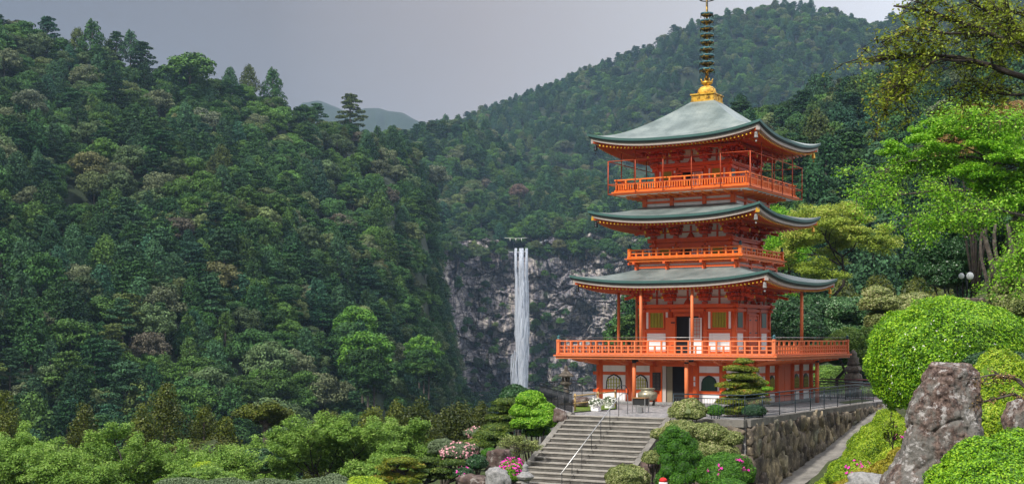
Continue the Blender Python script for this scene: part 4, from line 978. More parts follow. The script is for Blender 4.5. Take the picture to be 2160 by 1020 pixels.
# ------------------------------------------------------------------ garden builders
def dome(name, parent, c, r, size, m, cover=2.6, bump_=.10, fr=2.2, seed=0, asp=.55, jit=.55, lo=-.35, core=True, tone_=None, zsq=1.):
    """clipped bush: leaves over a lumpy ellipsoid, with a dense leafy core"""
    r = np.asarray(r, float); area = 4*math.pi*((r[0]*r[1])**1.6/3+(r[0]*r[2])**1.6/3+(r[1]*r[2])**1.6/3)**(1/1.6)
    n = int(cover*area*(1-lo)/2/(size*size*asp*.5)); n = min(n, 100000)
    D = rng.normal(0, 1, (n*2, 3)); D /= np.linalg.norm(D, axis=1)[:, None]; D = D[D[:, 2] > lo][:n]
    rr = 1+bump_*fbm(D*fr+seed*3.1, 1, 3, seed)+rng.normal(0, .012, len(D))-.12*rng.random(len(D))**3
    C = D*r*rr[:, None]; Nn = D/r; Nn /= np.linalg.norm(Nn, axis=1)[:, None]; Nn = Nn+[0, 0, .25]
    V_, Q_ = leaves(C, Nn, size, asp, jit); tn = rng.random(len(D))
    if core:
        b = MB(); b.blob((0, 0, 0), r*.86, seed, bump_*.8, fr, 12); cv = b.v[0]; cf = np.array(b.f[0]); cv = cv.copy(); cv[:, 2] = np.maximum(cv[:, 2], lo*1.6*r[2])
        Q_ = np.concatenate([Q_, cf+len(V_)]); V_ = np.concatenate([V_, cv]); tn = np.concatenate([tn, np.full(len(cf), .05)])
    return mesh_np(name, V_+np.asarray(c), Q_, m, tn, parent=parent)
def flowers(parent, c, r, n, m, size=.07, where=None, seed=0, name='flowers', sp=0.35):
    D = rng.normal(0, 1, (n*6, 3)); D /= np.linalg.norm(D, axis=1)[:, None]
    w0 = unit(where if where is not None else (0, -1, .5)); D = D[(D@w0 > 1-sp*2)][:n]
    C = D*np.asarray(r)*1.03; 
    if len(C) <= 30:
        for q in C:
            CC = q+rng.normal(0, size*.4, (5, 3)); V_, Q_ = leaves(CC, np.tile(unit(q), (5, 1)), size, .9, .5); mesh_np('flower', V_+np.asarray(c), Q_, m, parent=parent)
        return
    CC = np.repeat(C, 4, 0)+rng.normal(0, size*.4, (len(C)*4, 3)); NN = np.repeat(D, 4, 0)
    V_, Q_ = leaves(CC, NN, size, .9, .5); return tag(mesh_np(name, V_+np.asarray(c), Q_, m, parent=parent), kind='stuff')
def pxbox(px, pyt, pyb, hwpx, Y):
    """centre and half sizes of something seen from pyt to pyb"""
    c = P(px, (pyt+pyb)/2, Y); return c, hwpx/F*Y, (pyb-pyt)/2/F*Y
def bush(name, label, cat, px, pyt, pyb, hwpx, Y, size, m, group=None, fl=None, dr=1., **k):
    c, rx, rz = pxbox(px, pyt, pyb, hwpx, Y); gz = float(gh(c[0], c[1])); base = min(gz, c[2]-rz*.6)
    root = empty(name, (c[0], c[1], base), 0, label, cat, group); o = dome('foliage', root, (0, 0, c[2]-base), (rx, rx*dr, rz), size, m, seed=int(px)+int(pyt), **k)
    if c[2]-rz > gz+.05:
        b = MB(); hgt = c[2]-base
        for i in range(4): a = i*1.7; b.tube([(.1*math.cos(a), .1*math.sin(a), gz-base-.1), (.15*rx*math.cos(a), .15*rx*math.sin(a), hgt*.5), (.5*rx*math.cos(a), .5*rx*math.sin(a), hgt-.2*rz)], [.06, .05, .02], 5)
        b.build('stems', BARK, root)
    if fl:
        for q in (fl if isinstance(fl, list) else [fl]): flowers(root, (0, 0, c[2]-base), (rx, rx*dr, rz), **q)
    return root
def grow(levels=4, nb=(4, 4, 4, 3), spread=.8, trop=.12, ratio=.68, r0=.16, seed=0, twist=.25, lean=(0, 0, 1), trunk=1.0, flat=1.):
    """branching skeleton of about unit height -> (polylines with radii, twig points)"""
    r = np.random.default_rng(seed); segs = []; tips = []
    def br(p, d, ln, rad, lev):
        n = 5; pts_ = [p]; dd = d
        for i in range(n):
            dd = unit(dd+r.normal(0, twist*.5, 3)+np.array([0, 0, trop if lev else 0])); pts_.append(pts_[-1]+dd*ln/n)
        segs.append((np.array(pts_), np.linspace(rad, rad*.55, n+1), lev))
        if lev >= levels-1:
            for q in pts_[2:]: tips.append(q)
            return
        k = nb[lev]
        for i in range(k):
            f_ = (1.0 if i == 0 else r.uniform(.45, 1)) if lev else r.uniform(.65, 1.0)
            q = pts_[int(round(f_*n))]; ax = r.normal(0, 1, 3); ax = unit(np.cross(dd, ax)); a = i*2.4+r.uniform(0, .8)
            o_ = unit(np.cross(dd, [0.01, 0.02, 1.] if abs(dd[2]) < .95 else [1, 0, 0])); o2 = np.cross(dd, o_); side = math.cos(a)*o_+math.sin(a)*o2
            nd_ = unit(dd*(1-spread*.55)+side*spread*(r.uniform(.7, 1.1))); nd_[2] *= flat
            br(q, unit(nd_), ln*ratio*r.uniform(.8, 1.15), rad*.55*(.9 if i else 1.1), lev+1)
    br(np.zeros(3), unit(lean), trunk, r0, 0)
    return segs, np.array(tips)
def tree(name, label, cat, base, box, Y, size, nleaf, m, bark=BARKD, seed=1, dr=.85, per=.5, rad=None, flatc=.55, group=None, show=3, rt=.16, asp=.55, **k):
    """box: px0, px1, pytop, pybot of the crown at depth Y; base: (px, py) or None for the ground below"""
    px0, px1, pt_, pb_ = box; cx = (px0+px1)/2
    segs, tips = grow(seed=seed, **k)
    c0 = P(cx, (pt_+pb_)/2, Y); rx = (px1-px0)/2/F*Y; rz = (pb_-pt_)/2/F*Y
    if base is None: bx = c0[0]; bz = float(gh(bx, Y))-.2
    else: b_ = P(base[0], base[1], Y); bx = b_[0]; bz = b_[2]
    lo, hi = tips.min(0), tips.max(0); rc = rad or rx*.12
    lo_t = np.array([c0[0]-rx+rc, Y-rx*dr+rc, c0[2]-rz+rc*flatc]); hi_t = np.array([c0[0]+rx-rc, Y+rx*dr-rc, c0[2]+rz-rc*flatc])
    B0 = np.array([bx, Y, bz]); zs = np.clip
    def mp(p):
        p = np.asarray(p); t = (p-lo)/(hi-lo); q = lo_t+t*(hi_t-lo_t); f_ = np.clip(p[..., 2:3]/max(lo[2], .45), 0, 1); f_ = f_*f_*(3-2*f_)
        fx = np.clip(p[..., 2:3]/max(.4*hi[2], .3), 0, 1)
        s_ = B0+(p*[.4*rx, .4*rx, 1.])*0; lowp = np.concatenate([np.full(p[..., :2].shape, 0.)+B0[:2]+p[..., :2]*.3*rx, bz+(lo_t[2]-bz)*np.clip(p[..., 2:3]/lo[2] if lo[2] > .1 else p[..., 2:3]/.45, -1, 3)], -1)
        return lowp*(1-f_)+q*f_
    root = empty(name, (bx, Y, bz), 0, label, cat, group); tb = MB(); tr0 = rt*(hi_t[2]-bz)*.28
    for pts_, rd, lev in segs:
        if lev <= show: 
            q = mp(pts_)-B0; tb.tube(q, np.maximum(rd/.16*tr0*.5, .012), 6 if lev < 2 else 4)
    tb.build('trunk', bark, root)
    T_ = mp(tips)-B0; nper = max(3, int(nleaf/len(T_))); C = np.repeat(T_, nper, 0)
    D = rng.normal(0, 1, (len(C), 3)); D /= np.linalg.norm(D, axis=1)[:, None]; C = C+D*np.array([rc, rc, rc*flatc])*(rng.random((len(C), 1))**.45)
    V_, Q_ = leaves(C, np.array([0, 0, 1.])+D*.5, size, asp, .55); tn = np.clip(rng.random(len(C))*.6+np.repeat(rng.random(len(T_)), nper)*.4, 0, 1)
    mesh_np('crown', V_, Q_, m, tn, parent=root); return root
def cloud_pine(name, label, cat, pads, Y, m, size=.10, base=None, bark=BARKD, group=None, cover=2.4, flat=None, trunk=True, sink=.3):
    """niwaki: flat needle pads on a crooked trunk; pads = (px, py, half width px, half height px[, dY])"""
    cs_ = [P(p[0], p[1], Y+(p[4] if len(p) > 4 else 0)) for p in pads]; bx = np.mean([c[0] for c in cs_]) if base is None else P(base[0], base[1], Y)[0]
    bz = float(gh(bx, Y))-.1 if base is None else P(base[0], base[1], Y)[2]; B0 = np.array([bx, Y, bz]); root = empty(name, tuple(B0), 0, label, cat, group)
    Vs = []; Qs = []; Ts = []; k = 0
    for c, p in zip(cs_, pads):
        rx = p[2]/F*Y; rz = p[3]*1.2/F*Y; r = np.array([rx, rx*.85, rz]); n = int(cover*2*math.pi*rx*rx/(size*size*.35)*.8)
        D = rng.normal(0, 1, (n*2, 3)); D /= np.linalg.norm(D, axis=1)[:, None]; D = D[D[:, 2] > -.45][:n]
        rr = 1+.26*fbm(D*2.3+p[0], 1, 3, int(p[0]))-.12*rng.random(len(D))**2; C = c-B0+D*r*rr[:, None]
        V_, Q_ = leaves(C, D+[0, 0, .3], size*1.1, .35, .8); Vs.append(V_); Qs.append(Q_+k); k += len(V_); Ts.append(np.clip(rng.random(len(C))*.8+.2*rng.random(), 0, 1))
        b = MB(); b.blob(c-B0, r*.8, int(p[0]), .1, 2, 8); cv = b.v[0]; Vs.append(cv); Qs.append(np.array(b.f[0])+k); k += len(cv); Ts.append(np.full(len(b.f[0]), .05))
    mesh_np('foliage_pads', np.concatenate(Vs), np.concatenate(Qs), m, np.concatenate(Ts), parent=root)
    if trunk:
        tb = MB(); o = sorted(range(len(cs_)), key=lambda i: cs_[i][2]); top = cs_[o[-1]]-B0
        tr = [np.array([0, 0, 0.])]; 
        for i in range(1, 7): f_ = i/6; tr.append(np.array([top[0]*f_+.22*math.sin(i*2.1), top[1]*f_+.12*math.cos(i*1.7), top[2]*f_]))
        tb.tube(tr, np.linspace(.16, .05, 7), 7)
        for c in cs_:
            q = c-B0; f_ = np.clip((q[2]-.25)/max(top[2], .1), 0, 1); a = np.array([np.interp(f_, np.linspace(0, 1, 7), [t[j] for t in tr]) for j in range(3)]); tb.tube([a, (a+q)/2+[0, 0, -.06], q], [.06, .045, .03], 5)
        tb.build('trunk', bark, root)
    return root
def boulder(name, label, cat, px, pyt, pyb, hwpx, Y, m=ROCKM, seed=1, sq=.75, amp=.28, group=None, dr=.8):
    c, rx, rz = pxbox(px, pyt, pyb, hwpx, Y); b = MB(); b.blob((0, 0, 0), (rx, rx*dr, rz), seed, amp, 1.4, 22, sq); v = b.v[0]; i_, e_ = worley(v/rx*1.6+seed, seed); v += (.09*rx*fbm(v, 3/rx*.6, 4, seed)+.16*rx*(i_-.5)-rx*.8*np.clip(.08-e_, 0, 1))[:, None]*np.array([1, 1, .6])*v/np.linalg.norm(v, axis=1)[:, None]
    o = b.build(name, m); o.location = tuple(c); return tag(o, label, cat, group)
def rails(name, label, cat, pts_, z0, h, m, mid=.16, step=.13, posts=2., group=None, rr=.024):
    pts_ = [np.array([p[0], p[1], z0]) for p in pts_]; c = pts_[0]; root = empty(name, tuple(c), 0, label, cat, group); top = MB(); bal = MB(); po = MB()
    for a, b in zip(pts_[:-1], pts_[1:]):
        a = a-c; b = b-c; ln = np.linalg.norm(b-a)
        top.tube([a+ZZ*h, b+ZZ*h], rr, 8); top.tube([a+ZZ*(h-mid), b+ZZ*(h-mid)], rr*.8, 8); top.tube([a+ZZ*.1, b+ZZ*.1], rr*.7, 6)
        n = int(ln/step)
        for i in range(1, n): q = a+(b-a)*i/n; bal.tube([q+ZZ*.1, q+ZZ*(h-mid)], .0085, 4)
        n = max(1, int(ln/posts))
        for i in range(n+1): q = a+(b-a)*i/n; po.tube([q, q+ZZ*h], rr*.9, 6)
    top.build('rails', m, root); bal.build('balusters', m, root); po.build('posts', m, root); return root
def lantern(label, loc, H, m=GRAND, name='stone_lantern'):
    r = empty(name, loc, .3, label, 'stone lantern'); s = H/2.0
    def part(nm, prof, n=6): b = MB(); b.lathe([(a*s, z*s) for a, z in prof], n=n, smooth=n > 8); return b.build(nm, m, r)
    part('base', [(.36, -.1), (.36, .12), (.26, .20), (.17, .22)]); part('shaft', [(.13, .2), (.125, .6), (.15, .66), (.125, .72), (.13, 1.08)], 14); part('platform', [(.13, 1.06), (.30, 1.16), (.31, 1.24), (.2, 1.26)])
    b = MB()
    for i in range(6): a = i*math.pi/3; b.tube([(.17*s*math.cos(a), .17*s*math.sin(a), 1.25*s), (.17*s*math.cos(a), .17*s*math.sin(a), 1.52*s)], .045*s, 5)
    b.lathe([(.2*s, 1.24*s), (.2*s, 1.29*s)], n=6, smooth=False); b.lathe([(.2*s, 1.48*s), (.2*s, 1.54*s)], n=6, smooth=False); b.build('fire_box', m, r)
    part('roof', [(.40, 1.52), (.42, 1.58), (.26, 1.70), (.12, 1.82), (.09, 1.84)]); part('jewel', [(.08, 1.83), (.10, 1.87), (.07, 1.90), (.10, 1.96), (.08, 2.02), (.01, 2.10)], 12); return r
# ------------------------------------------------------------------ left: valley trees
for i, (a, b, t_, sd, lb) in enumerate([(-50, 62, 822, 1, 'golden green cypress at the left edge of the photo, lower row'), (120, 235, 852, 2, 'golden green cypress behind the leftmost pale cherry trees'), (255, 345, 858, 3, 'low cypress between two taller golden cypresses, lower left'), (292, 402, 812, 4, 'tallest golden green cypress of the lower left row'),
                                     (375, 485, 850, 5, 'brownish green cypress right of the tallest one in the lower row'), (650, 735, 868, 7, 'rusty green cypress just behind the large pale cherry crown'), (730, 835, 858, 8, 'rust-tipped cypress above the large pale cherry crown'), (800, 872, 845, 9, 'pointed golden green cypress in the middle of the lower row'),
                                     (848, 920, 872, 10, 'golden green cypress with a leaning tip, left of the rounded pair'), (922, 1000, 868, 11, 'rounded golden green cypress, left one of a pair near the cliff foot'), (975, 1052, 862, 12, 'rounded golden green cypress, right one of a pair near the cliff foot'), (430, 520, 880, 13, 'dark low cypress left of the round-topped pine')]):
    Y = 98+4*math.sin(i*2.1); rx = (b-a)/2/F*Y*1.35; top = P((a+b)/2, t_, Y); gz = float(gh(top[0], Y)); H = top[2]-gz; root = empty('golden_cypress', (top[0], Y, gz), 0, lb, 'tree', 'row of golden cypresses below the hillside')
    lum = []; r_ = np.random.default_rng(sd)
    for k in range(80):
        f_ = k/79.; z = H*(.30+.66*f_); rad = rx*(1-f_**2.2)*.95+.15; an = k*2.4+r_.random(); q = rad*r_.uniform(.5, .95); s_ = r_.uniform(.45, .80)*(1 if f_ < .9 else .7)
        lum.append(((q*math.cos(an), q*math.sin(an), z+r_.normal()*.3), (s_, s_, s_*1.35)))
    foliage('crown', lum, 390, .17, L_GOLD, root, .6, .6, up=.4, thick=.4); tb = MB(); tb.tube([(0, 0, 0), (.1, 0, H*.5), (0, 0, H*.92)], [.28, .2, .05], 7); tb.build('trunk', BARK, root)
tree('round_topped_pine', 'round-topped pine with a bare trunk, standing taller in the lower left row', 'tree', None, (485, 625, 838, 905), 96, .17, 22000, L_GOLD, BARK, seed=14, flatc=.6, rad=.55)
tree('cherry_tree', 'pale green cherry tree filling the lower left corner', 'tree', None, (-110, 215, 892, 1070), 60, .105, 85000, L_CHER, seed=21, nb=(5, 5, 5, 3), rad=.36)
tree('cherry_tree', 'pale green cherry tree with a dark forked trunk, second from the left', 'tree', None, (110, 435, 885, 1065), 62, .105, 85000, L_CHER, seed=22, nb=(5, 5, 5, 3), rad=.36)
tree('cherry_tree', 'large pale green cherry tree in the lower middle, left of the garden pines', 'tree', None, (555, 850, 862, 1055), 64, .105, 90000, L_CHER, seed=23, nb=(5, 5, 5, 3), rad=.36)
tree('cherry_tree', 'smaller pale green cherry tree right of the large one', 'tree', None, (770, 975, 872, 1000), 70, .105, 56000, L_CHER, seed=24, nb=(5, 5, 5, 3), rad=.36)
tree('cherry_tree', 'cherry tree half hidden between the two large pale crowns', 'tree', None, (440, 650, 915, 1050), 72, .11, 50000, L_CHER, seed=25, nb=(5, 5, 5, 3), rad=.36)
tree('cherry_tree', 'low pale cherry crown at the bottom edge between the two leftmost big ones', 'tree', None, (60, 260, 945, 1080), 52, .10, 40000, L_CHER, seed=26, nb=(5, 5, 5, 3), rad=.36)
tree('cherry_tree', 'low pale cherry crown at the bottom edge right of the forked cherry', 'tree', None, (330, 560, 925, 1060), 56, .10, 44000, L_CHER, seed=27, nb=(5, 5, 5, 3), rad=.36)
tree('cherry_tree', 'pale cherry crown behind the rust-tipped garden pine', 'tree', None, (700, 900, 925, 1040), 60, .10, 40000, L_CHER, seed=28, nb=(5, 5, 5, 3), rad=.36)
bush('dark_conifer_bush', 'dark green spreading conifer below the round-topped pine', 'bush', 440, 925, 1010, 75, 78, .13, L_GOLD, bump_=.25)
bush('dark_conifer_bush', 'deep green bush left of the large pale cherry tree', 'bush', 535, 945, 1010, 60, 66, .12, L_DARK, bump_=.25)
hd = empty('clipped_hedge', tuple(P(480, 1060, 38)), 0, 'long clipped grey green hedge along the bottom edge of the photo', 'hedge')
for a in (-1.3, 0., 1.3, 2.6): dome('foliage', hd, (a, .15*math.sin(a*3), .10), (1.2, .8, .60), .055, L_SAGE, bump_=.06, seed=int(a*10)+60, zsq=1)
bush('pale_shrub', 'pale green shrub with whitish leaf tips above the clipped hedge', 'shrub', 420, 982, 1040, 70, 44, .07, L_CHER, bump_=.35)
0 and bush('pale_shrub', 'pale yellowish shrub at the bottom edge, left of the large cherry tree', 'shrub', 540, 985, 1040, 110, 42, .07, L_VARI, bump_=.2)
bush('round_bush', 'grey green ball bush at the bottom edge under the cherry crowns', 'bush', 705, 998, 1050, 34, 46, .06, L_SAGE, bump_=.05)
bush('round_bush', 'light green ball bush at the bottom edge, left of the rust-topped pine', 'bush', 430, 972, 1010, 28, 47, .06, L_AZAL, bump_=.08)
bush('low_azalea', 'low yellow green azalea at the bottom edge under the rust-topped pine', 'azalea', 770, 1004, 1050, 50, 46, .06, L_AZAL, bump_=.1)
# garden pines and shrubs left of the stairs
cloud_pine('garden_pine', 'rust-tipped cloud-pruned pine, leftmost of the garden pines', 'pine', [(845, 972, 38, 7), (815, 985, 22, 6), (870, 982, 24, 6), (838, 998, 34, 7, .5), (800, 1010, 28, 7), (860, 1012, 30, 8), (885, 1002, 14, 5)], 54, L_PINER, .075)
cloud_pine('garden_pine', 'green cloud-pruned pine right of the rust-tipped one', 'pine', [(905, 970, 26, 6), (885, 982, 22, 5), (925, 978, 20, 5), (905, 992, 30, 6), (880, 1004, 20, 6), (930, 1004, 28, 6)], 55, L_PINE, .075)
cloud_pine('garden_pine', 'low cloud-pruned pine with dome pads beside the pale pink azalea', 'pine', [(955, 975, 24, 7), (945, 992, 20, 6), (970, 1003, 26, 7), (925, 992, 16, 6)], 54.4, L_PINE, .075)
cloud_pine('garden_pine', 'wide pine with one long drooping limb, below the rounded cypresses', 'pine', [(1030, 918, 34, 9), (1000, 936, 34, 9, -.5), (1045, 905, 34, 10, .6), (1025, 932, 30, 8), (1065, 925, 28, 9), (985, 947, 16, 6)], 60, L_PINE, .085)
cloud_pine('garden_pine', 'tall layered pine behind the bright green tree by the stairs', 'pine', [(1072, 848, 34, 8), (1058, 862, 26, 7), (1092, 856, 26, 8), (1048, 880, 24, 7), (1080, 878, 32, 9), (1062, 895, 28, 9), (1095, 895, 28, 9), (1040, 893, 14, 6)], 64, L_PINE, .09)
bush('dome_tree', 'dark blue green dome-shaped tree in front of the foot of the waterfall', 'tree', 1090, 811, 862, 34, 68, .10, L_DARK, bump_=.1)
def bigbush(name, label, cat, lumps, Y, size, m, cover=2.4, **k):
    ps = [P(l[0], l[1], Y+(l[4] if len(l) > 4 else 0)) for l in lumps]; bx = np.mean([p[0] for p in ps]); bz = float(gh(bx, Y)); bz = min(bz, min(p[2] for p in ps)); root = empty(name, (bx, Y, bz), 0, label, cat)
    for p, l in zip(ps, lumps): dome('foliage', root, p-[bx, Y, bz], (l[2]/F*Y, l[2]/F*Y*.9, l[3]/F*Y), size, m, cover, .16, 2.6, int(l[0]), lo=-.6, **k)
    b = MB(); top = max(p[2] for p in ps)-bz
    for p in ps: q = p-[bx, Y, bz]; b.tube([(0, 0, -.3), (q[0]*.3, q[1]*.3, q[2]*.4), q], [.07, .05, .03], 6)
    b.build('trunk', BARKD, root); return root
bigbush('evergreen_tree', 'bright green dense tree left of the top of the stairs', 'tree', [(1120, 842, 30, 20), (1104, 866, 28, 18), (1142, 868, 34, 22), (1120, 890, 34, 20), (1152, 888, 26, 18, -.5), (1095, 893, 20, 14), (1132, 908, 30, 14, .4)], 61.5, .085, L_MAPLE)
bush('round_bush', 'small bright clipped ball bush below the wide pine, left of the stairs', 'bush', 1034, 943, 968, 20, 57, .055, L_TOPI, bump_=.05)
bush('pale_azalea', 'azalea covered in pale pink flowers, below the rounded cypresses', 'azalea', 968, 932, 975, 38, 57, .06, L_SAGE, bump_=.15, fl=[dict(n=130, m=PINKP, size=.09, sp=.7, where=(.2, -1, .6))])
bush('pale_azalea', 'small pale pink azalea up the bank, by the long-limbed pine', 'azalea', 1005, 900, 925, 26, 62, .06, L_SAGE, bump_=.15, fl=[dict(n=50, m=PINKP, size=.09, sp=.7, where=(.1, -1, .6))])
bush('grey_shrub', 'greyish round shrub left of the pale pink azalea', 'shrub', 935, 925, 965, 32, 60, .07, L_SAGE, bump_=.15)
bush('dark_shrub', 'glossy dark shrub in front of the boulder left of the stairs', 'shrub', 1005, 958, 995, 24, 55, .07, L_DARK, bump_=.2)
bush('dark_shrub', 'glossy dark shrub with a few pink flowers beside the low pine', 'shrub', 978, 985, 1010, 22, 53.5, .06, L_DARK, bump_=.2, fl=[dict(n=10, m=PINKM, size=.07, sp=.5)])
tree('twisted_shrub', 'thinly leaved shrub with pale twisted twigs beside the stairs', 'shrub', (1100, 985), (1045, 1150, 912, 965), 57, .06, 6000, L_VARI, BARK, seed=31, rad=.16, levels=4, spread=1., rt=.10)
bush('magenta_azalea', 'azalea dotted with magenta flowers beside the foot of the stairs', 'azalea', 1075, 972, 1025, 28, 53.5, .055, L_MAPLE, bump_=.12, fl=[dict(n=60, m=PINKM, size=.085, sp=.35, where=(.3, -.5, .9))])
bush('magenta_azalea', 'upper azalea with magenta flowers, close to the twisted shrub', 'azalea', 1082, 965, 990, 22, 55, .055, L_TOPI, bump_=.12, fl=[dict(n=45, m=PINKM, size=.085, sp=.4, where=(.3, -.5, .9))])
boulder('garden_boulder', 'tall square brown boulder left of the magenta azalea', 'boulder', 1052, 945, 1010, 26, 56, seed=3)
boulder('garden_boulder', 'flat dark boulder at the bottom edge, right of the low pine', 'boulder', 995, 1000, 1030, 34, 52, seed=4)
boulder('garden_boulder', 'pale patched boulder at the bottom edge beside the magenta azalea', 'boulder', 1048, 992, 1040, 24, 51.5, seed=5, m=GRAN)
boulder('garden_boulder', 'dark boulder by the top left corner of the stairs', 'boulder', 1180, 862, 890, 14, 60.2, seed=6)
# foreground stone post lantern
r_ = empty('stone_post', tuple(P(1108, 1098, 52.5)), 0, 'pale granite post with an onion-shaped finial beside the foot of the stairs', 'stone post'); s_ = 52.5/F
b = MB(); b.box((0, 0, 45*s_), (18*s_, 18*s_, 92*s_)); b.build('post', GRAN, r_); b = MB(); b.lathe([(8*s_, 84*s_), (16*s_, 89*s_), (19*s_, 94*s_), (17*s_, 97*s_), (9*s_, 103*s_), (6*s_, 106*s_)], n=8, smooth=False); b.build('cap', GRAN, r_)
b = MB(); b.lathe([(6*s_, 105*s_), (7.5*s_, 108*s_), (5*s_, 111*s_), (7*s_, 114*s_), (5.5*s_, 118*s_), (2*s_, 121*s_), (.5*s_, 126*s_)], n=14); b.build('finial', GRAN, r_)
# ------------------------------------------------------------------ right of the stairs
bush('white_azalea', 'pale green azalea with white tips at the foot of the stairs, bottom edge', 'azalea', 1322, 978, 1040, 46, 50, .06, L_VARI, bump_=.15)
bush('low_shrub', 'small pale shrub right against the stair side, above the red-capped post', 'shrub', 1378, 948, 985, 24, 53.5, .06, L_VARI, bump_=.2)
cloud_pine('clipped_topiary', 'topiary clipped into many small green balls, right of the stairs', 'topiary', [(1418, 912, 19, 15), (1440, 925, 18, 15), (1405, 928, 16, 15), (1458, 940, 16, 15), (1425, 942, 19, 15, -.3), (1396, 946, 14, 15), (1465, 960, 16, 15), (1440, 962, 19, 15, -.4), (1408, 968, 18, 15, -.3), (1468, 985, 16, 15), (1442, 985, 19, 15, -.5), (1410, 992, 19, 15, -.5), (1455, 1005, 18, 15, -.6), (1430, 1012, 19, 15, -.8), (1396, 1012, 14, 15, -.4)], 52, L_TOPI, .055, cover=2.6)
bush('mottled_shrub', 'pale yellow green rounded shrub above the topiary, beside the terrace edge', 'shrub', 1452, 842, 895, 38, 56, .065, L_VARI, bump_=.22)
bigbush('mottled_shrub', 'wide mottled yellow green shrub hanging over the stone wall', 'shrub', [(1440, 905, 44, 20), (1490, 915, 46, 24), (1530, 925, 36, 18), (1480, 950, 50, 24, -.4), (1530, 960, 30, 22, -.4), (1390, 915, 18, 12)], 54, .065, L_VARI, 1.8)
bush('magenta_azalea', 'reddish green azalea with magenta flowers in front of the stone wall', 'azalea', 1530, 955, 1045, 58, 51, .055, L_TOPI, bump_=.16, fl=[dict(n=26, m=PINKM, size=.09, sp=.07, where=(.75, -.35, .6)), dict(n=16, m=PINKM, size=.07, sp=.12, where=(-.8, -.6, .1))])
bush('low_azalea', 'low bright azalea at the bottom edge in front of the wall azalea', 'azalea', 1540, 1008, 1050, 40, 48, .05, L_TOPI, bump_=.08)
boulder('garden_boulder', 'dark boulder low against the stair side, left of the topiary', 'boulder', 1372, 975, 1030, 26, 54.5, seed=8)
r_ = empty('capped_post', tuple(P(1399, 1060, 47)), 0, 'small white post with a bright red cap at the bottom edge', 'post'); s_ = 47/F
b = MB(); b.lathe([(9*s_, 0), (9*s_, 44*s_), (7.5*s_, 46*s_)], n=14); b.build('post', WHITE, r_); b = MB(); b.lathe([(8.5*s_, 45*s_), (8*s_, 50*s_), (5*s_, 53*s_), (1*s_, 54*s_)], n=14); b.build('cap', mat('red_cap_cloth', col=(.65, .02, .02), rough=.8), r_)
# terrace plants
bush('round_bush', 'small dense ball bush inside the terrace railing', 'bush', 1509, 852, 882, 19, 57.5, .05, L_TOPI, bump_=.05)
cloud_pine('terrace_pine', 'tall cone-shaped rust-tipped pine in front of the pagoda corner', 'pine', [(1569, 762, 20, 6), (1557, 777, 30, 7), (1580, 780, 20, 6), (1565, 795, 36, 8), (1550, 812, 36, 8), (1588, 808, 26, 8, .4), (1570, 828, 44, 9), (1548, 845, 38, 9), (1590, 846, 36, 9), (1570, 862, 44, 8), (1540, 868, 26, 7), (1565, 812, 34, 9, .6), (1570, 845, 34, 10, .8)], 59.5, L_PINER, .07, base=(1568, 872))
cloud_pine('terrace_pine', 'small bright green pine with flat pads behind the cone-shaped pine', 'pine', [(1598, 806, 20, 5), (1615, 820, 15, 5), (1600, 830, 18, 5), (1585, 815, 18, 5), (1607, 843, 14, 4)], 62.5, L_MAPLE, .06, base=(1598, 860))
bush('dark_shrub', 'low dark clipped shrub inside the railing under the small pine', 'shrub', 1590, 852, 882, 26, 58.2, .06, L_DARK, bump_=.06)
lantern('weathered stone lantern half hidden behind the terrace pine', tuple(P(1598, 868, 63.5)), 1.95)
lantern('dark mossy stone lantern on the left side of the terrace', tuple(P(1194, 858, 70)), 2.1)
rails('terrace_railing', 'blue grey metal railing along the front and right edge of the terrace', 'railing', [tuple(L0+EX*4.95+UY*.1)[:2], tuple(WP-EX*.12+UY*.1)[:2], tuple(W_(19.5, -.12, 0))[:2], tuple(W_(21.5, -5.5, 0))[:2]], PZ, 1.05, RAILM)
rails('terrace_railing', 'dark metal railing around the left side of the terrace above the waterfall view', 'railing', [(2.75, 60.9), (1.5, 71.9), (4.95, 79.5)], PZ, 1.08, IRON)
rails('gate_railing', 'maroon gate and fence closing the right end of the terrace', 'fence', [tuple(W_(20.5, 2.8, 0))[:2], tuple(W_(22, -4.8, 0))[:2]], PZ, 1.15, mat('maroon_fence_paint', col=(.07, .012, .02), rough=.5), step=.075, rr=.035)
b = MB(); q = W_(20.2, 1.15, PZ-.3); b.box(q+ZZ*1.1, (.30, .30, 2.6)); b.box(q+ZZ*2.45, (.40, .40, .12)); b.box(q+ZZ*2.56, (.28, .28, .12)); tag(b.build('stone_pillar', GRAN), 'square pale stone pillar at the right end of the terrace', 'pillar')
r_ = empty('stone_stupa', tuple(P(1800, 853, 80)), 0, 'dark stone stupa of stacked round and square blocks behind the right railing', 'stone stupa')
for nm, pr, n in (('base', [(.55, 0), (.55, .9), (.4, .95)], 4), ('body', [(.3, .9), (.42, 1.1), (.56, 1.45), (.5, 1.8), (.3, 1.95)], 18), ('cap', [(.45, 1.95), (.62, 2.1), (.5, 2.3), (.35, 2.35)], 4), ('finial', [(.3, 2.35), (.38, 2.5), (.30, 2.6), (.34, 2.8), (.2, 2.9), (.22, 3.1), (.05, 3.3)], 14)):
    b = MB(); b.lathe(pr, n=n, rot=.3, smooth=n > 8); b.build(nm, GRAND, r_)
def at_(px, py): 
    Y = (-PZ)*F/(py-HZ); return ((px-CX)/F*Y, Y, PZ)
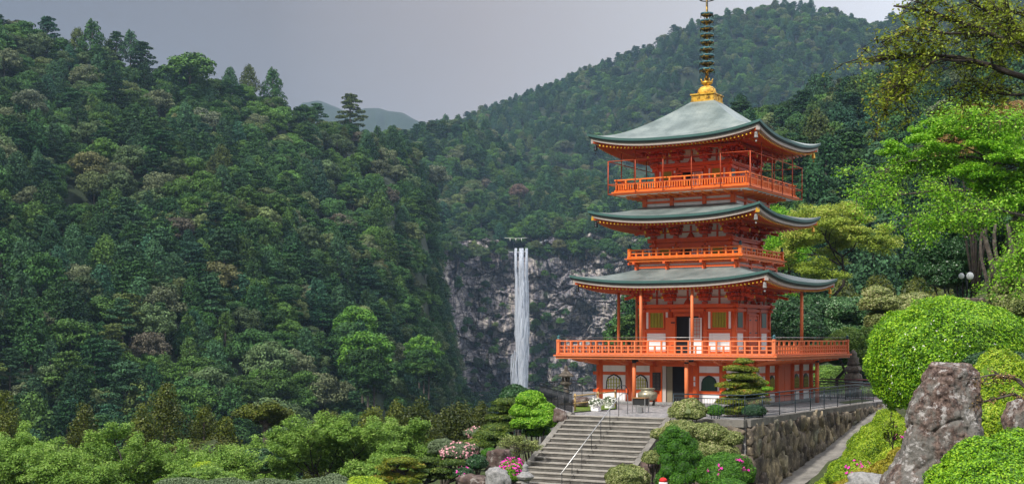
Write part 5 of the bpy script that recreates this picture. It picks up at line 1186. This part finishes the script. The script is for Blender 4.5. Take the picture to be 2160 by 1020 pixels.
for px, lb in ((1257, 'white planter of white flowers, left one of the two by the stairs'), (1286, 'white planter of white flowers, right one of the two, beside the arched rail')):
    r_ = empty('flower_planter', at_(px, 866 if px < 1270 else 861), -TH, lb, 'planter', 'white flower planters on the terrace'); b = MB(); b.box((0, 0, .13), (.40, .30, .26)); b.box((0, 0, .27), (.46, .36, .04)); b.build('pot', WHITE, r_)
    dome('plant', r_, (0, 0, .38), (.34, .28, .22), .05, L_SAGE, seed=px); flowers(r_, (0, 0, .38), (.35, .29, .23), 90, WHITEP, .06, (0, -.3, 1), sp=.7)
x, y, z = at_(1366, 856); r_ = empty('incense_cauldron', (x, y, z), 0, 'big round bronze incense cauldron with a flared rim before the door', 'cauldron')
b = MB(); b.lathe([(.30, .30), (.42, .34), (.50, .48), (.52, .60), (.46, .72), (.34, .78), (.34, .84), (.40, .90), (.40, .93), (.30, .93), (.28, .85)], n=28); b.build('bowl', mat('tarnished_bronze', stonef((.16, .15, .11), (.30, .28, .20), (.42, .38, .27), 6, (.40, .36, .28), .5, .01, .2), rough=.4, metal=.5), r_)
for i in range(3): a = i*2.09+.5; b = MB(); b.tube([(.34*math.cos(a), .34*math.sin(a), .42), (.40*math.cos(a), .40*math.sin(a), .2), (.34*math.cos(a), .34*math.sin(a), 0)], [.09, .06, .075], 8); b.build('leg', GRAND, r_)
b = MB(); b.box((0, 0, -.0), (1.3, 1.0, .06)); b.build('plinth', GRAN, r_)
x, y, z = at_(1351, 869); r_ = empty('offering_stand', (x, y, z), -TH, 'small dark metal stand with mesh sides beside the cauldron', 'stand')
for sx in (-1, 1):
    for sy in (-1, 1): b = MB(); b.box((sx*.32, sy*.2, .33), (.035, .035, .66)); b.build('leg', STEEL, r_)
b = MB(); b.box((0, 0, .50), (.60, .36, .30)); b.build('tray', mat('dark_mesh', col=(.03, .03, .03), rough=.5, metal=.4), r_); b = MB(); b.box((0, 0, .68), (.72, .46, .04)); b.build('top', painted('oiled_wood', (.28, .14, .05), .6, .2), r_); b = MB(); b.box((0, .0, .12), (.22, .2, .24)); b.build('tin', STEEL, r_)
BAMB = mat('tan_bamboo', col=(.38, .25, .09), rough=.5); x, y, z = at_(1213, 867); r_ = empty('bamboo_fence', (x, y, z), 0, 'low two-rail bamboo fence beside the left planters', 'fence'); p2 = np.array(at_(1298, 857))-[x, y, z]; p2[2] = 0
b = MB(); 
for f_ in (0, .55, 1): q = p2*f_; b.tube([q, q+ZZ*.85], .05, 8)
b.build('posts', BAMB, r_); b = MB(); [b.tube([p2*-.03+ZZ*zz, p2*1.03+ZZ*(zz+.03)], .028, 8) for zz in (.38, .74)]; b.build('rails', BAMB, r_)
x, y, z = at_(1300, 862); b = MB(); b.tube([(0, 0, 0), (0, 0, .95), (.06, 0, 1.08), (.18, 0, 1.16), (.42, -.1, 1.16), (.50, -.1, 1.08), (.55, -.12, .95), (.55, -.12, 0)], .022, 8)
for xx in (.14, .28, .42): b.tube([(xx, -.05, .45), (xx, -.05, 1.12)], .01, 6)
b.tube([(0, 0, .45), (.55, -.12, .45)], .012, 6); o = b.build('arched_handrail', IRON, loc=(x, y, z)); tag(o, 'black arched handrail at the left of the terrace beside the planter', 'handrail')
boulder('garden_boulder', 'dark rounded boulder behind the bamboo fence on the terrace', 'boulder', 1224, 838, 858, 17, 67, seed=12)
gr = MB(); gr.extrude([np.array(at_(1210, 869))+ZZ*.02, np.array(at_(1300, 862))+ZZ*.02, np.array(at_(1300, 852))+ZZ*.02, np.array(at_(1214, 853))+ZZ*.02], (0, 0, .02)); LAWN = leafmat('short_lawn', [(0, (.05, .10, .01)), (.5, (.12, .20, .02)), (1, (.2, .28, .04))], 0, .6, 2.); tag(gr.build('lawn', LAWN), kind='structure')
# ------------------------------------------------------------------ behind the pagoda, right
tree('spreading_cherry', 'pale yellow green cherry tree with wide flat layers right of the pagoda', 'tree', (1722, 700), (1612, 1905, 425, 605), 92, .15, 46000, L_PALE, BARKD, seed=41, rad=.8, flatc=.35, rt=.11, trop=.02, dr=.6)
tree('slender_maple', 'fresh green tree right behind the pagoda, between its roofs', 'tree', (1640, 740), (1595, 1730, 425, 640), 98, .16, 22000, L_MAPLE, BARKD, seed=42, rad=.8, rt=.12)
bigbush('evergreen_shrub', 'tall dark glossy evergreen right behind the pagoda corner', 'shrub', [(1655, 660, 45, 34), (1640, 700, 40, 40), (1690, 690, 50, 45), (1720, 650, 45, 30, 2), (1660, 740, 50, 30)], 88, .15, L_DARK, 1.8)
bigbush('evergreen_shrub', 'wide silvery green evergreen behind the right end of the balcony', 'shrub', [(1770, 655, 60, 30), (1820, 660, 55, 34), (1745, 695, 50, 36), (1800, 705, 50, 36), (1840, 690, 45, 34)], 90, .15, L_SILV, 1.8)
bigbush('olive_shrub', 'olive green shrub just right of the balcony rail', 'shrub', [(1790, 720, 40, 30), (1815, 745, 36, 28), (1840, 715, 30, 30), (1760, 735, 34, 24)], 84, .13, L_CHER, 1.9)
bigbush('pale_shrub_tree', 'pale layered shrub left of the big mound bush', 'shrub', [(1860, 640, 48, 20), (1900, 655, 45, 22), (1870, 675, 45, 20), (1930, 640, 40, 24), (1850, 620, 30, 18)], 74, .11, L_VARI, 1.7)
for i, (px, t_, hw_) in enumerate([(1855, 588, 30), (1925, 590, 26), (1780, 596, 34), (1985, 600, 30)]):
    bush('golden_cypress', ['golden cypress top, left of two peeking over the pale shrubs', 'golden cypress top, right of two peeking over the pale shrubs', 'green cypress top behind the silvery evergreen', 'cypress top in front of the dark evergreen'][i], 'tree', px, t_, t_+90, hw_, 104, .18, L_GOLD, bump_=.35)
cloud_pine('evergreen_tree', 'evergreen right behind the end of the terrace, trunks showing under it', 'tree', [(1730, 745, 40, 22), (1770, 752, 40, 20), (1850, 745, 34, 24), (1690, 755, 34, 20), (1810, 735, 30, 20)], 94, L_DARK, .16, base=(1750, 830))
bush('clipped_hedge', 'light green hedge behind the maroon fence', 'hedge', 1800, 812, 852, 70, 90, .10, L_CHER, bump_=.1, dr=.4)
bush('clipped_hedge', 'tall fresh green foliage behind the posts at the right of the terrace', 'hedge', 1740, 768, 840, 90, 100, .14, L_CHER, bump_=.2, dr=.4)
bush('clipped_hedge', 'fresh green foliage between the stone pillar and the mound bush', 'hedge', 1850, 770, 850, 60, 96, .14, L_DARK, bump_=.2, dr=.4)
# ------------------------------------------------------------------ right foreground
root = bush('mound_bush', 'huge lime green clipped mound bush at the right', 'bush', 2002, 630, 892, 168, 37, .068, L_LIME, bump_=.10, fr=2.6, cover=2.2, dr=1., lo=-.75, fl=[dict(n=55, m=WHITEP, size=.03, where=(-.45, -.85, -.1), sp=.16)])
q_ = P(2090, 775, 38.2)-np.array(root.location); dome('foliage', root, q_, (1.5, 1.4, 1.25), .068, L_LIME, 2.4, .1, 2.6, 5, lo=-.5)
def mass(name, label, cat, lumps, size, m, cover=2.4, fl=None, bump_=.12):
    p0 = P(lumps[0][0], lumps[0][1], lumps[0][4]); root = empty(name, tuple(p0-ZZ*1.2), 0, label, cat)
    for l in lumps:
        p = P(l[0], l[1], l[4])-p0+ZZ*1.2; r = (l[2]/F*l[4], l[2]/F*l[4]*.95, l[3]/F*l[4]); dome('foliage', root, p, r, size, m, cover, bump_, 2.6, int(l[0]), lo=-.3)
        if len(l) > 5: flowers(root, p, r, l[5], PINKM, .075, (-.1, -1, .5), sp=.12)
    return root
mass('azalea_bank', 'long lime green azalea bank rising beside the grey path', 'azalea', [(1758, 1045, 44, 42, 49), (1786, 1010, 44, 46, 51), (1818, 975, 42, 46, 52.5), (1848, 935, 40, 48, 54), (1874, 905, 38, 42, 54), (1850, 960, 60, 60, 49), (1805, 1015, 60, 50, 47.5, 26), (1890, 930, 40, 50, 47, 12), (1900, 985, 50, 50, 45)], .055, L_AZAL, 2.8)
mass('golden_azalea', 'yellowish low azalea strip in front of the lime azalea bank', 'azalea', [(1840, 1020, 50, 34, 41), (1880, 1000, 44, 34, 40), (1790, 1040, 40, 30, 42), (1900, 975, 30, 34, 40)], .05, leafmat('golden_azalea_leaf', [(0, (.13, .13, .01)), (.4, (.33, .30, .015)), (.75, (.46, .42, .03)), (1, (.42, .22, .05))], .2, .6, 1.2), 2.6)
boulder('garden_boulder', 'pale flat boulder at the bottom edge left of the standing stone', 'boulder', 1835, 1000, 1060, 56, 33, m=GRAN, seed=14)
tree('bare_azalea', 'bare-stemmed azalea with few magenta flowers left of the standing stone', 'azalea', (1885, 945), (1850, 1905, 862, 930), 42, .05, 1800, L_AZAL, BARKD, seed=51, rad=.12, rt=.06)
mass('near_azalea', 'lime azalea at the bottom right corner in front of the standing stone', 'azalea', [(2070, 985, 80, 62, 15.5), (2150, 985, 85, 80, 15.5), (2010, 1025, 60, 50, 15.5), (2110, 1040, 120, 80, 15)], .033, L_LIME, 2.6)
mass('middle_azalea', 'lime azalea behind the standing stone at the right edge', 'azalea', [(2105, 830, 70, 95, 26), (2150, 880, 60, 70, 25), (2085, 900, 50, 60, 25), (2110, 785, 50, 45, 27)], .05, L_AZAL, 2.6)
bush('blue_green_bush', 'blue green clipped dome behind the lime azalea at the right edge', 'bush', 2110, 738, 800, 76, 29, .045, L_DARK, bump_=.05)
# standing stone, lofted from its outline
Y0 = 21.; rows = [(765, 1972, 2042), (772, 1958, 2050), (785, 1950, 2057), (810, 1942, 2060), (840, 1930, 2062), (870, 1918, 2066), (900, 1908, 2068), (940, 1892, 2070), (980, 1878, 2068), (1020, 1864, 2064), (1100, 1845, 2060), (1160, 1840, 2060)]
zz_ = np.linspace(764, 1160, 170); xl = np.interp(zz_, [r[0] for r in rows], [r[1] for r in rows]); xr = np.interp(zz_, [r[0] for r in rows], [r[2] for r in rows]); A = []
for py, a, b_ in zip(zz_, xl, xr):
    th = np.linspace(0, 2*math.pi, 220, endpoint=True); c = (a+b_)/2; hw_ = (b_-a)/2; ex = np.sign(np.cos(th))*abs(np.cos(th))**.8; ey = np.sign(np.sin(th))*abs(np.sin(th))**.8
    A.append(np.stack([((c-CX)+hw_*ex)/F*Y0, Y0+hw_*ey*.8/F*Y0, np.full(220, (HZ-py)/F*Y0)], -1))
A = np.array(A); cm = A[:, :-1].mean(1, keepdims=True); dv = A-cm; dn = dv/(np.linalg.norm(dv, axis=-1, keepdims=True)+1e-9)
idr, er = worley(A*np.array([2.2, 2.2, 1.1]), 4)
dsp = .10*fbm(A, 1.3, 3, 3)+.035*fbm(A, 6, 4, 5)+.014*fbm(A, 22, 3, 6)+.06*(idr-.5)-np.clip(.10-er, 0, 1)*.35; dsp[:, -1] = dsp[:, 0]
A = A+dn*dsp[..., None]; A[0] = A[0].mean(0); A[:4, :, 2] += (.04*fbm(A[:4], 8, 3, 8))
def rockf(t, b):
    n = noise(t, 1.5, 8, vscale=(1, 1, .5), rough=.7); n2 = noise(t, 14, 8, rough=.75); n3 = noise(t, 5.5, 8, rough=.75)
    c = ramp(t, n2.outputs[0], [(.38, (.030, .018, .017)), (.5, (.13, .085, .070)), (.62, (.29, .21, .175))]).outputs[0]
    c = mixc(t, c, (.20, .20, .185), ramp(t, n.outputs[0], [(.48, (0, 0, 0)), (.56, (.8, .8, .8))]).outputs[0])
    c = mixc(t, c, (.56, .54, .53), ramp(t, n3.outputs[0], [(.54, (0, 0, 0)), (.60, (.85, .85, .85))]).outputs[0])
    t.links.new(c, b.inputs['Base Color']); bump(t, b, n2.outputs[0], 1., .07)
ROCKF = mat('lichened_standing_stone', rockf, rough=.9)
o = MB().grid(A).build('standing_stone', ROCKF); tag(o, 'tall pointed brown standing stone with white lichen, right foreground', 'stone')
boulder('garden_boulder', 'lichened boulder cut by the right edge of the photo', 'boulder', 2155, 850, 960, 34, 19, m=ROCKF, seed=15)
# low brown-leaved branch in front of the lime azalea
def limb_set(root, Y, limbs, m_leaf, size, nleaf, rc, bark, twigs=7, tl=.5, seed=0, droop=-.2, r0=.05):
    r = np.random.default_rng(seed); tb = MB(); T_ = []
    for lb_ in limbs:
        pts_ = [P(a, b_, Y+dy) for a, b_, dy in lb_['p']]; c0 = np.array(root.location); t = np.linspace(0, 1, len(pts_)); tt_ = np.linspace(0, 1, 16)
        q = np.stack([np.interp(tt_, t, [p[j] for p in pts_]) for j in range(3)], -1); q += r.normal(0, .015*tl, q.shape)
        tb.tube(q-c0, np.linspace(lb_['r'], lb_['r']*.25, 16), 7)
        for i in range(twigs):
            f_ = r.uniform(lb_.get('f', .25), 1); a = q[int(f_*15)]; d = unit(q[min(15, int(f_*15)+1)]-q[max(0, int(f_*15)-1)])
            sd = unit(r.normal(0, 1, 3)*[1, 1, .6]); e = a+(d*.6+sd*.7+ZZ*droop)*tl*r.uniform(.5, 1.2); mid = (a+e)/2+ZZ*.12*tl
            tb.tube([a-c0, mid-c0, e-c0], [lb_['r']*.3, lb_['r']*.2, .006], 4)
            for j in range(3):
                s0 = a+(e-a)*r.uniform(.3, 1); e2 = s0+(unit(r.normal(0, 1, 3))+ZZ*droop)*tl*.45; tb.tube([s0-c0, e2-c0], [.012*r0/.05, .004], 4); T_ += [s0+(e2-s0)*v for v in (.3, .65, 1.)]
            T_ += [mid, e]
    T_ = np.array(T_)-np.array(root.location); k = max(2, int(nleaf/len(T_))); C = np.repeat(T_, k, 0); D = r.normal(0, 1, C.shape); C = C+D*rc*[1, 1, .5]
    V_, Q_ = leaves(C, D*.5+ZZ, size, .5, .5); tb.build('branches', bark, root); mesh_np('leaves', V_, Q_, m_leaf, r.random(len(C)), parent=root)
root = empty('trailing_shrub', tuple(P(2200, 900, 20)), 0, 'sparse shrub whose bronze tipped low branches reach in from the right edge', 'shrub')
limb_set(root, 20, [dict(p=[(2210, 870, 0), (2140, 830, 0), (2080, 845, 0), (2045, 850, 0)], r=.03), dict(p=[(2210, 880, .2), (2150, 800, 0), (2100, 790, 0), (2020, 802, 0)], r=.03), dict(p=[(2210, 860, -.2), (2160, 815, 0), (2130, 790, 0), (2080, 800, .2)], r=.025)], L_BRONZE, .04, 700, .04, BARK, 6, .2, 5, 0.)
# upper right: slope wall, trees, lights
b = MB(); q0 = P(1945, 642, 54); q1 = P(2100, 634, 53); 
for i in range(9):
    a = q0+(q1-q0)*i/9; b.blob(a+(q1-q0)/18, (.19, .16, .17), i, .15, 1.5, 6, .6)
tag(b.build('low_stone_edging', WALLR), 'low stone edging of the grass slope above the mound bush', 'stone edging')
grs = []
xsg = rng.uniform(15, 36, 30000); ysg = rng.uniform(36, 63, 30000); zg = gh(xsg, ysg); V_, Q_ = leaves(np.stack([xsg, ysg, zg+.05], -1), np.tile([0, -.7, .5], (30000, 1)), .16, .35, .5)
GRASS = leafmat('slope_grass_blades', [(0, (.04, .11, .008)), (.5, (.12, .24, .015)), (1, (.22, .34, .03))], .3, .5, .5)
tag(mesh_np('grass', V_, Q_, GRASS, rng.random(30000)), 'bright short grass on the slope at the upper right', 'grass', kind='stuff')
bigbush('evergreen_tree', 'dark dense evergreen under the bright maple at the right', 'tree', [(2010, 470, 60, 50), (1975, 520, 45, 50), (2030, 530, 55, 55), (1995, 575, 45, 40), (2060, 480, 60, 50, 1), (1960, 560, 26, 34), (2110, 520, 50, 40, 3), (2040, 590, 30, 24, 1)], 62, .10, L_DARK, 2.0)
for i, (bx, tx, w_) in enumerate([(2094, 2078, .13), (2106, 2101, .11), (2082, 2068, .08), (2158, 2120, .13)]):
    b = MB(); Y = 55+i*.4; p0 = P(bx, 605, Y); pts_ = [P(bx+(tx-bx)*f_, 612-140*f_, Y)-p0+[.1*math.sin(i+f_*5), 0, 0] for f_ in np.linspace(-.05, 1, 8)]; b.tube(pts_, np.linspace(w_, w_*.6, 8), 10); 
    o = b.build('tree_trunk', BARK, loc=tuple(p0)); tag(o, ['thick grey trunk, middle of the clump on the grass slope', 'grey trunk on the right side of the trunk clump', 'thinner grey trunk on the left side of the trunk clump', 'leaning grey trunk at the right edge of the grass slope'][i], 'tree trunk')
tree('bright_maple', 'broad bright green maple hanging over the slope at the right', 'tree', (2200, 560), (1850, 2330, 225, 440), 50, .105, 90000, L_MAPLE, BARK, seed=61, rad=.36, flatc=.4, spread=1., trop=.0, rt=.10, levels=5, nb=(4, 4, 4, 3, 3), dr=.55)
mpl = empty('maple_branches', tuple(P(2200, 520, 50)), 0, 'lower drooping branches of bright leaves above the dark evergreen', 'branch')
limb_set(mpl, 49, [dict(p=[(2220, 430, 0), (2100, 400, 0), (1980, 400, 0), (1825, 420, 0)], r=.07), dict(p=[(2220, 470, 0), (2100, 440, -1), (2000, 450, -1), (1900, 480, -1)], r=.06), dict(p=[(2240, 440, -3), (2190, 470, -3), (2160, 520, -3), (2150, 550, -3)], r=.05), dict(p=[(2200, 360, 1), (2050, 330, 1), (1920, 340, 1), (1840, 370, 1)], r=.06),
               dict(p=[(2260, 300, 0), (2160, 260, 0), (2080, 240, 0), (2000, 240, 0)], r=.05)], L_MAPLE, .11, 24000, .22, BARK, 20, 1.2, 7, -.15)
bm_ = bpy.data.objects['bright_maple']
for ch in list(mpl.children): ch.parent = bm_; ch.location = mpl.location-bm_.location
bpy.data.objects.remove(mpl)
bigbush('bronze_tree', 'tree with bronze young leaves rising behind the bright maple', 'tree', [(2060, 245, 55, 26), (2020, 290, 45, 30), (2100, 270, 55, 36), (1990, 330, 30, 20), (2040, 320, 50, 30), (2140, 240, 40, 26)], 58, .10, L_BRONZE, 2.0)
ov = empty('overhanging_cherry', tuple(P(2300, 250, 30)), 0, 'dark branched cherry reaching in over the upper right corner', 'tree')
limb_set(ov, 30, [dict(p=[(2300, 230, 0), (2160, 165, 0), (2060, 130, 0), (1950, 115, 0), (1880, 125, 0), (1835, 130, 0)], r=.085, f=.2), dict(p=[(2300, 160, 0), (2150, 95, 0), (2060, 60, 0), (1980, 30, 0), (1885, 12, 0)], r=.085, f=.15), dict(p=[(2060, 130, 0), (1980, 125, -.5), (1920, 160, -.6), (1870, 215, -.6)], r=.035),
              dict(p=[(1990, 118, 0), (1930, 150, .5), (1895, 185, .5), (1885, 225, .5)], r=.03), dict(p=[(2140, 90, 0), (2080, 20, 0), (2000, -20, 0), (1940, -10, 0)], r=.05), dict(p=[(2250, 60, 0), (2150, 30, 1), (2090, 20, 1), (2030, 60, 1)], r=.05), dict(p=[(2200, 200, .5), (2120, 200, .5), (2060, 180, .5), (2030, 210, .5)], r=.04),
              dict(p=[(2290, 100, 1), (2180, 60, 1), (2120, 100, 1), (2100, 160, 1)], r=.05), dict(p=[(2280, 180, -1), (2180, 120, -1), (2140, 60, -1), (2120, 0, -1)], r=.05), dict(p=[(2080, 70, 0), (1990, 70, -.4), (1930, 60, -.4), (1870, 90, -.4)], r=.035)], L_OLIVE, .08, 15000, .085, BARKD, 20, .75, 9, -.12, r0=.06)
mass('yellow_green_shrub', 'yellow green shrub at the right edge above the mound bush', 'shrub', [(2130, 610, 36, 22, 47), (2160, 650, 50, 40, 46), (2120, 640, 24, 20, 46), (2100, 630, 20, 14, 47)], .08, L_VARI, 2.)  # yellow green is the leaf's own colour
r_ = empty('floodlights', tuple(P(2040, 612, 54)), 0, 'pair of round white floodlights on a thin pole, on the grass slope', 'floodlight'); s_ = 54/F
b = MB(); b.tube([(0, 0, -.2), (0, 0, 26*s_)], .035, 8); b.tube([(-16*s_, 0, 30*s_), (0, 0, 30*s_), (8*s_, 0, 30*s_)], .03, 6); b.build('pole', IRON, r_)
for dx, q in ((4, 9), (-14, 7)):
    b = MB(); c = np.array([dx*s_, -.12, 30*s_]); b.tube([c+[0, .22, 0], c+[0, .1, 0], c], [.04, q*.6*s_, q*s_], 16); h_ = b.build('lamp_head', IRON, r_); b = MB(); b.tube([c, c+[0, -.03, 0]], [q*.92*s_, q*.8*s_], 16); b.build('lamp_glass', mat('lamp_glass', col=(.75, .78, .82), rough=.15), h_)
b = MB(); c0 = np.array(ov.location); gx = P(2440, 0, 30)[0]; gz = float(gh(gx, 30)); b.tube([np.array([gx, 30, gz-.3])-c0, P(2400, 480, 30)-c0, P(2350, 300, 30)-c0, P(2300, 190, 30)-c0, P(2290, 60, 30)-c0], [.28, .2, .16, .11, .05], 9); b.build('trunk', BARKD, ov)
tbr = bpy.data.objects['trailing_shrub']; b = MB(); c0 = np.array(tbr.location); g_ = P(2260, 900, 20); b.tube([np.array([g_[0], 20, float(gh(g_[0], 20))])-c0, P(2240, 930, 20)-c0, P(2208, 870, 20)-c0], [.06, .05, .03], 7); b.build('stem', BARK, tbr)
# ------------------------------------------------------------------ haze
hz_ = MB(); hz_.box((0, 1550, 200), (5200, 4100, 700)); 
hm = bpy.data.materials.new('haze_air'); hm.use_nodes = True; t = hm.node_tree; t.nodes.clear(); v = t.nodes.new('ShaderNodeVolumePrincipled'); oo = t.nodes.new('ShaderNodeOutputMaterial'); t.links.new(v.outputs[0], oo.inputs['Volume'])
v.inputs['Color'].default_value = (.46, .68, 1, 1); v.inputs['Density'].default_value = .00011; v.inputs['Anisotropy'].default_value = .2
tag(hz_.build('haze', hm), 'thin bluish air haze over the valley', 'haze', kind='stuff')
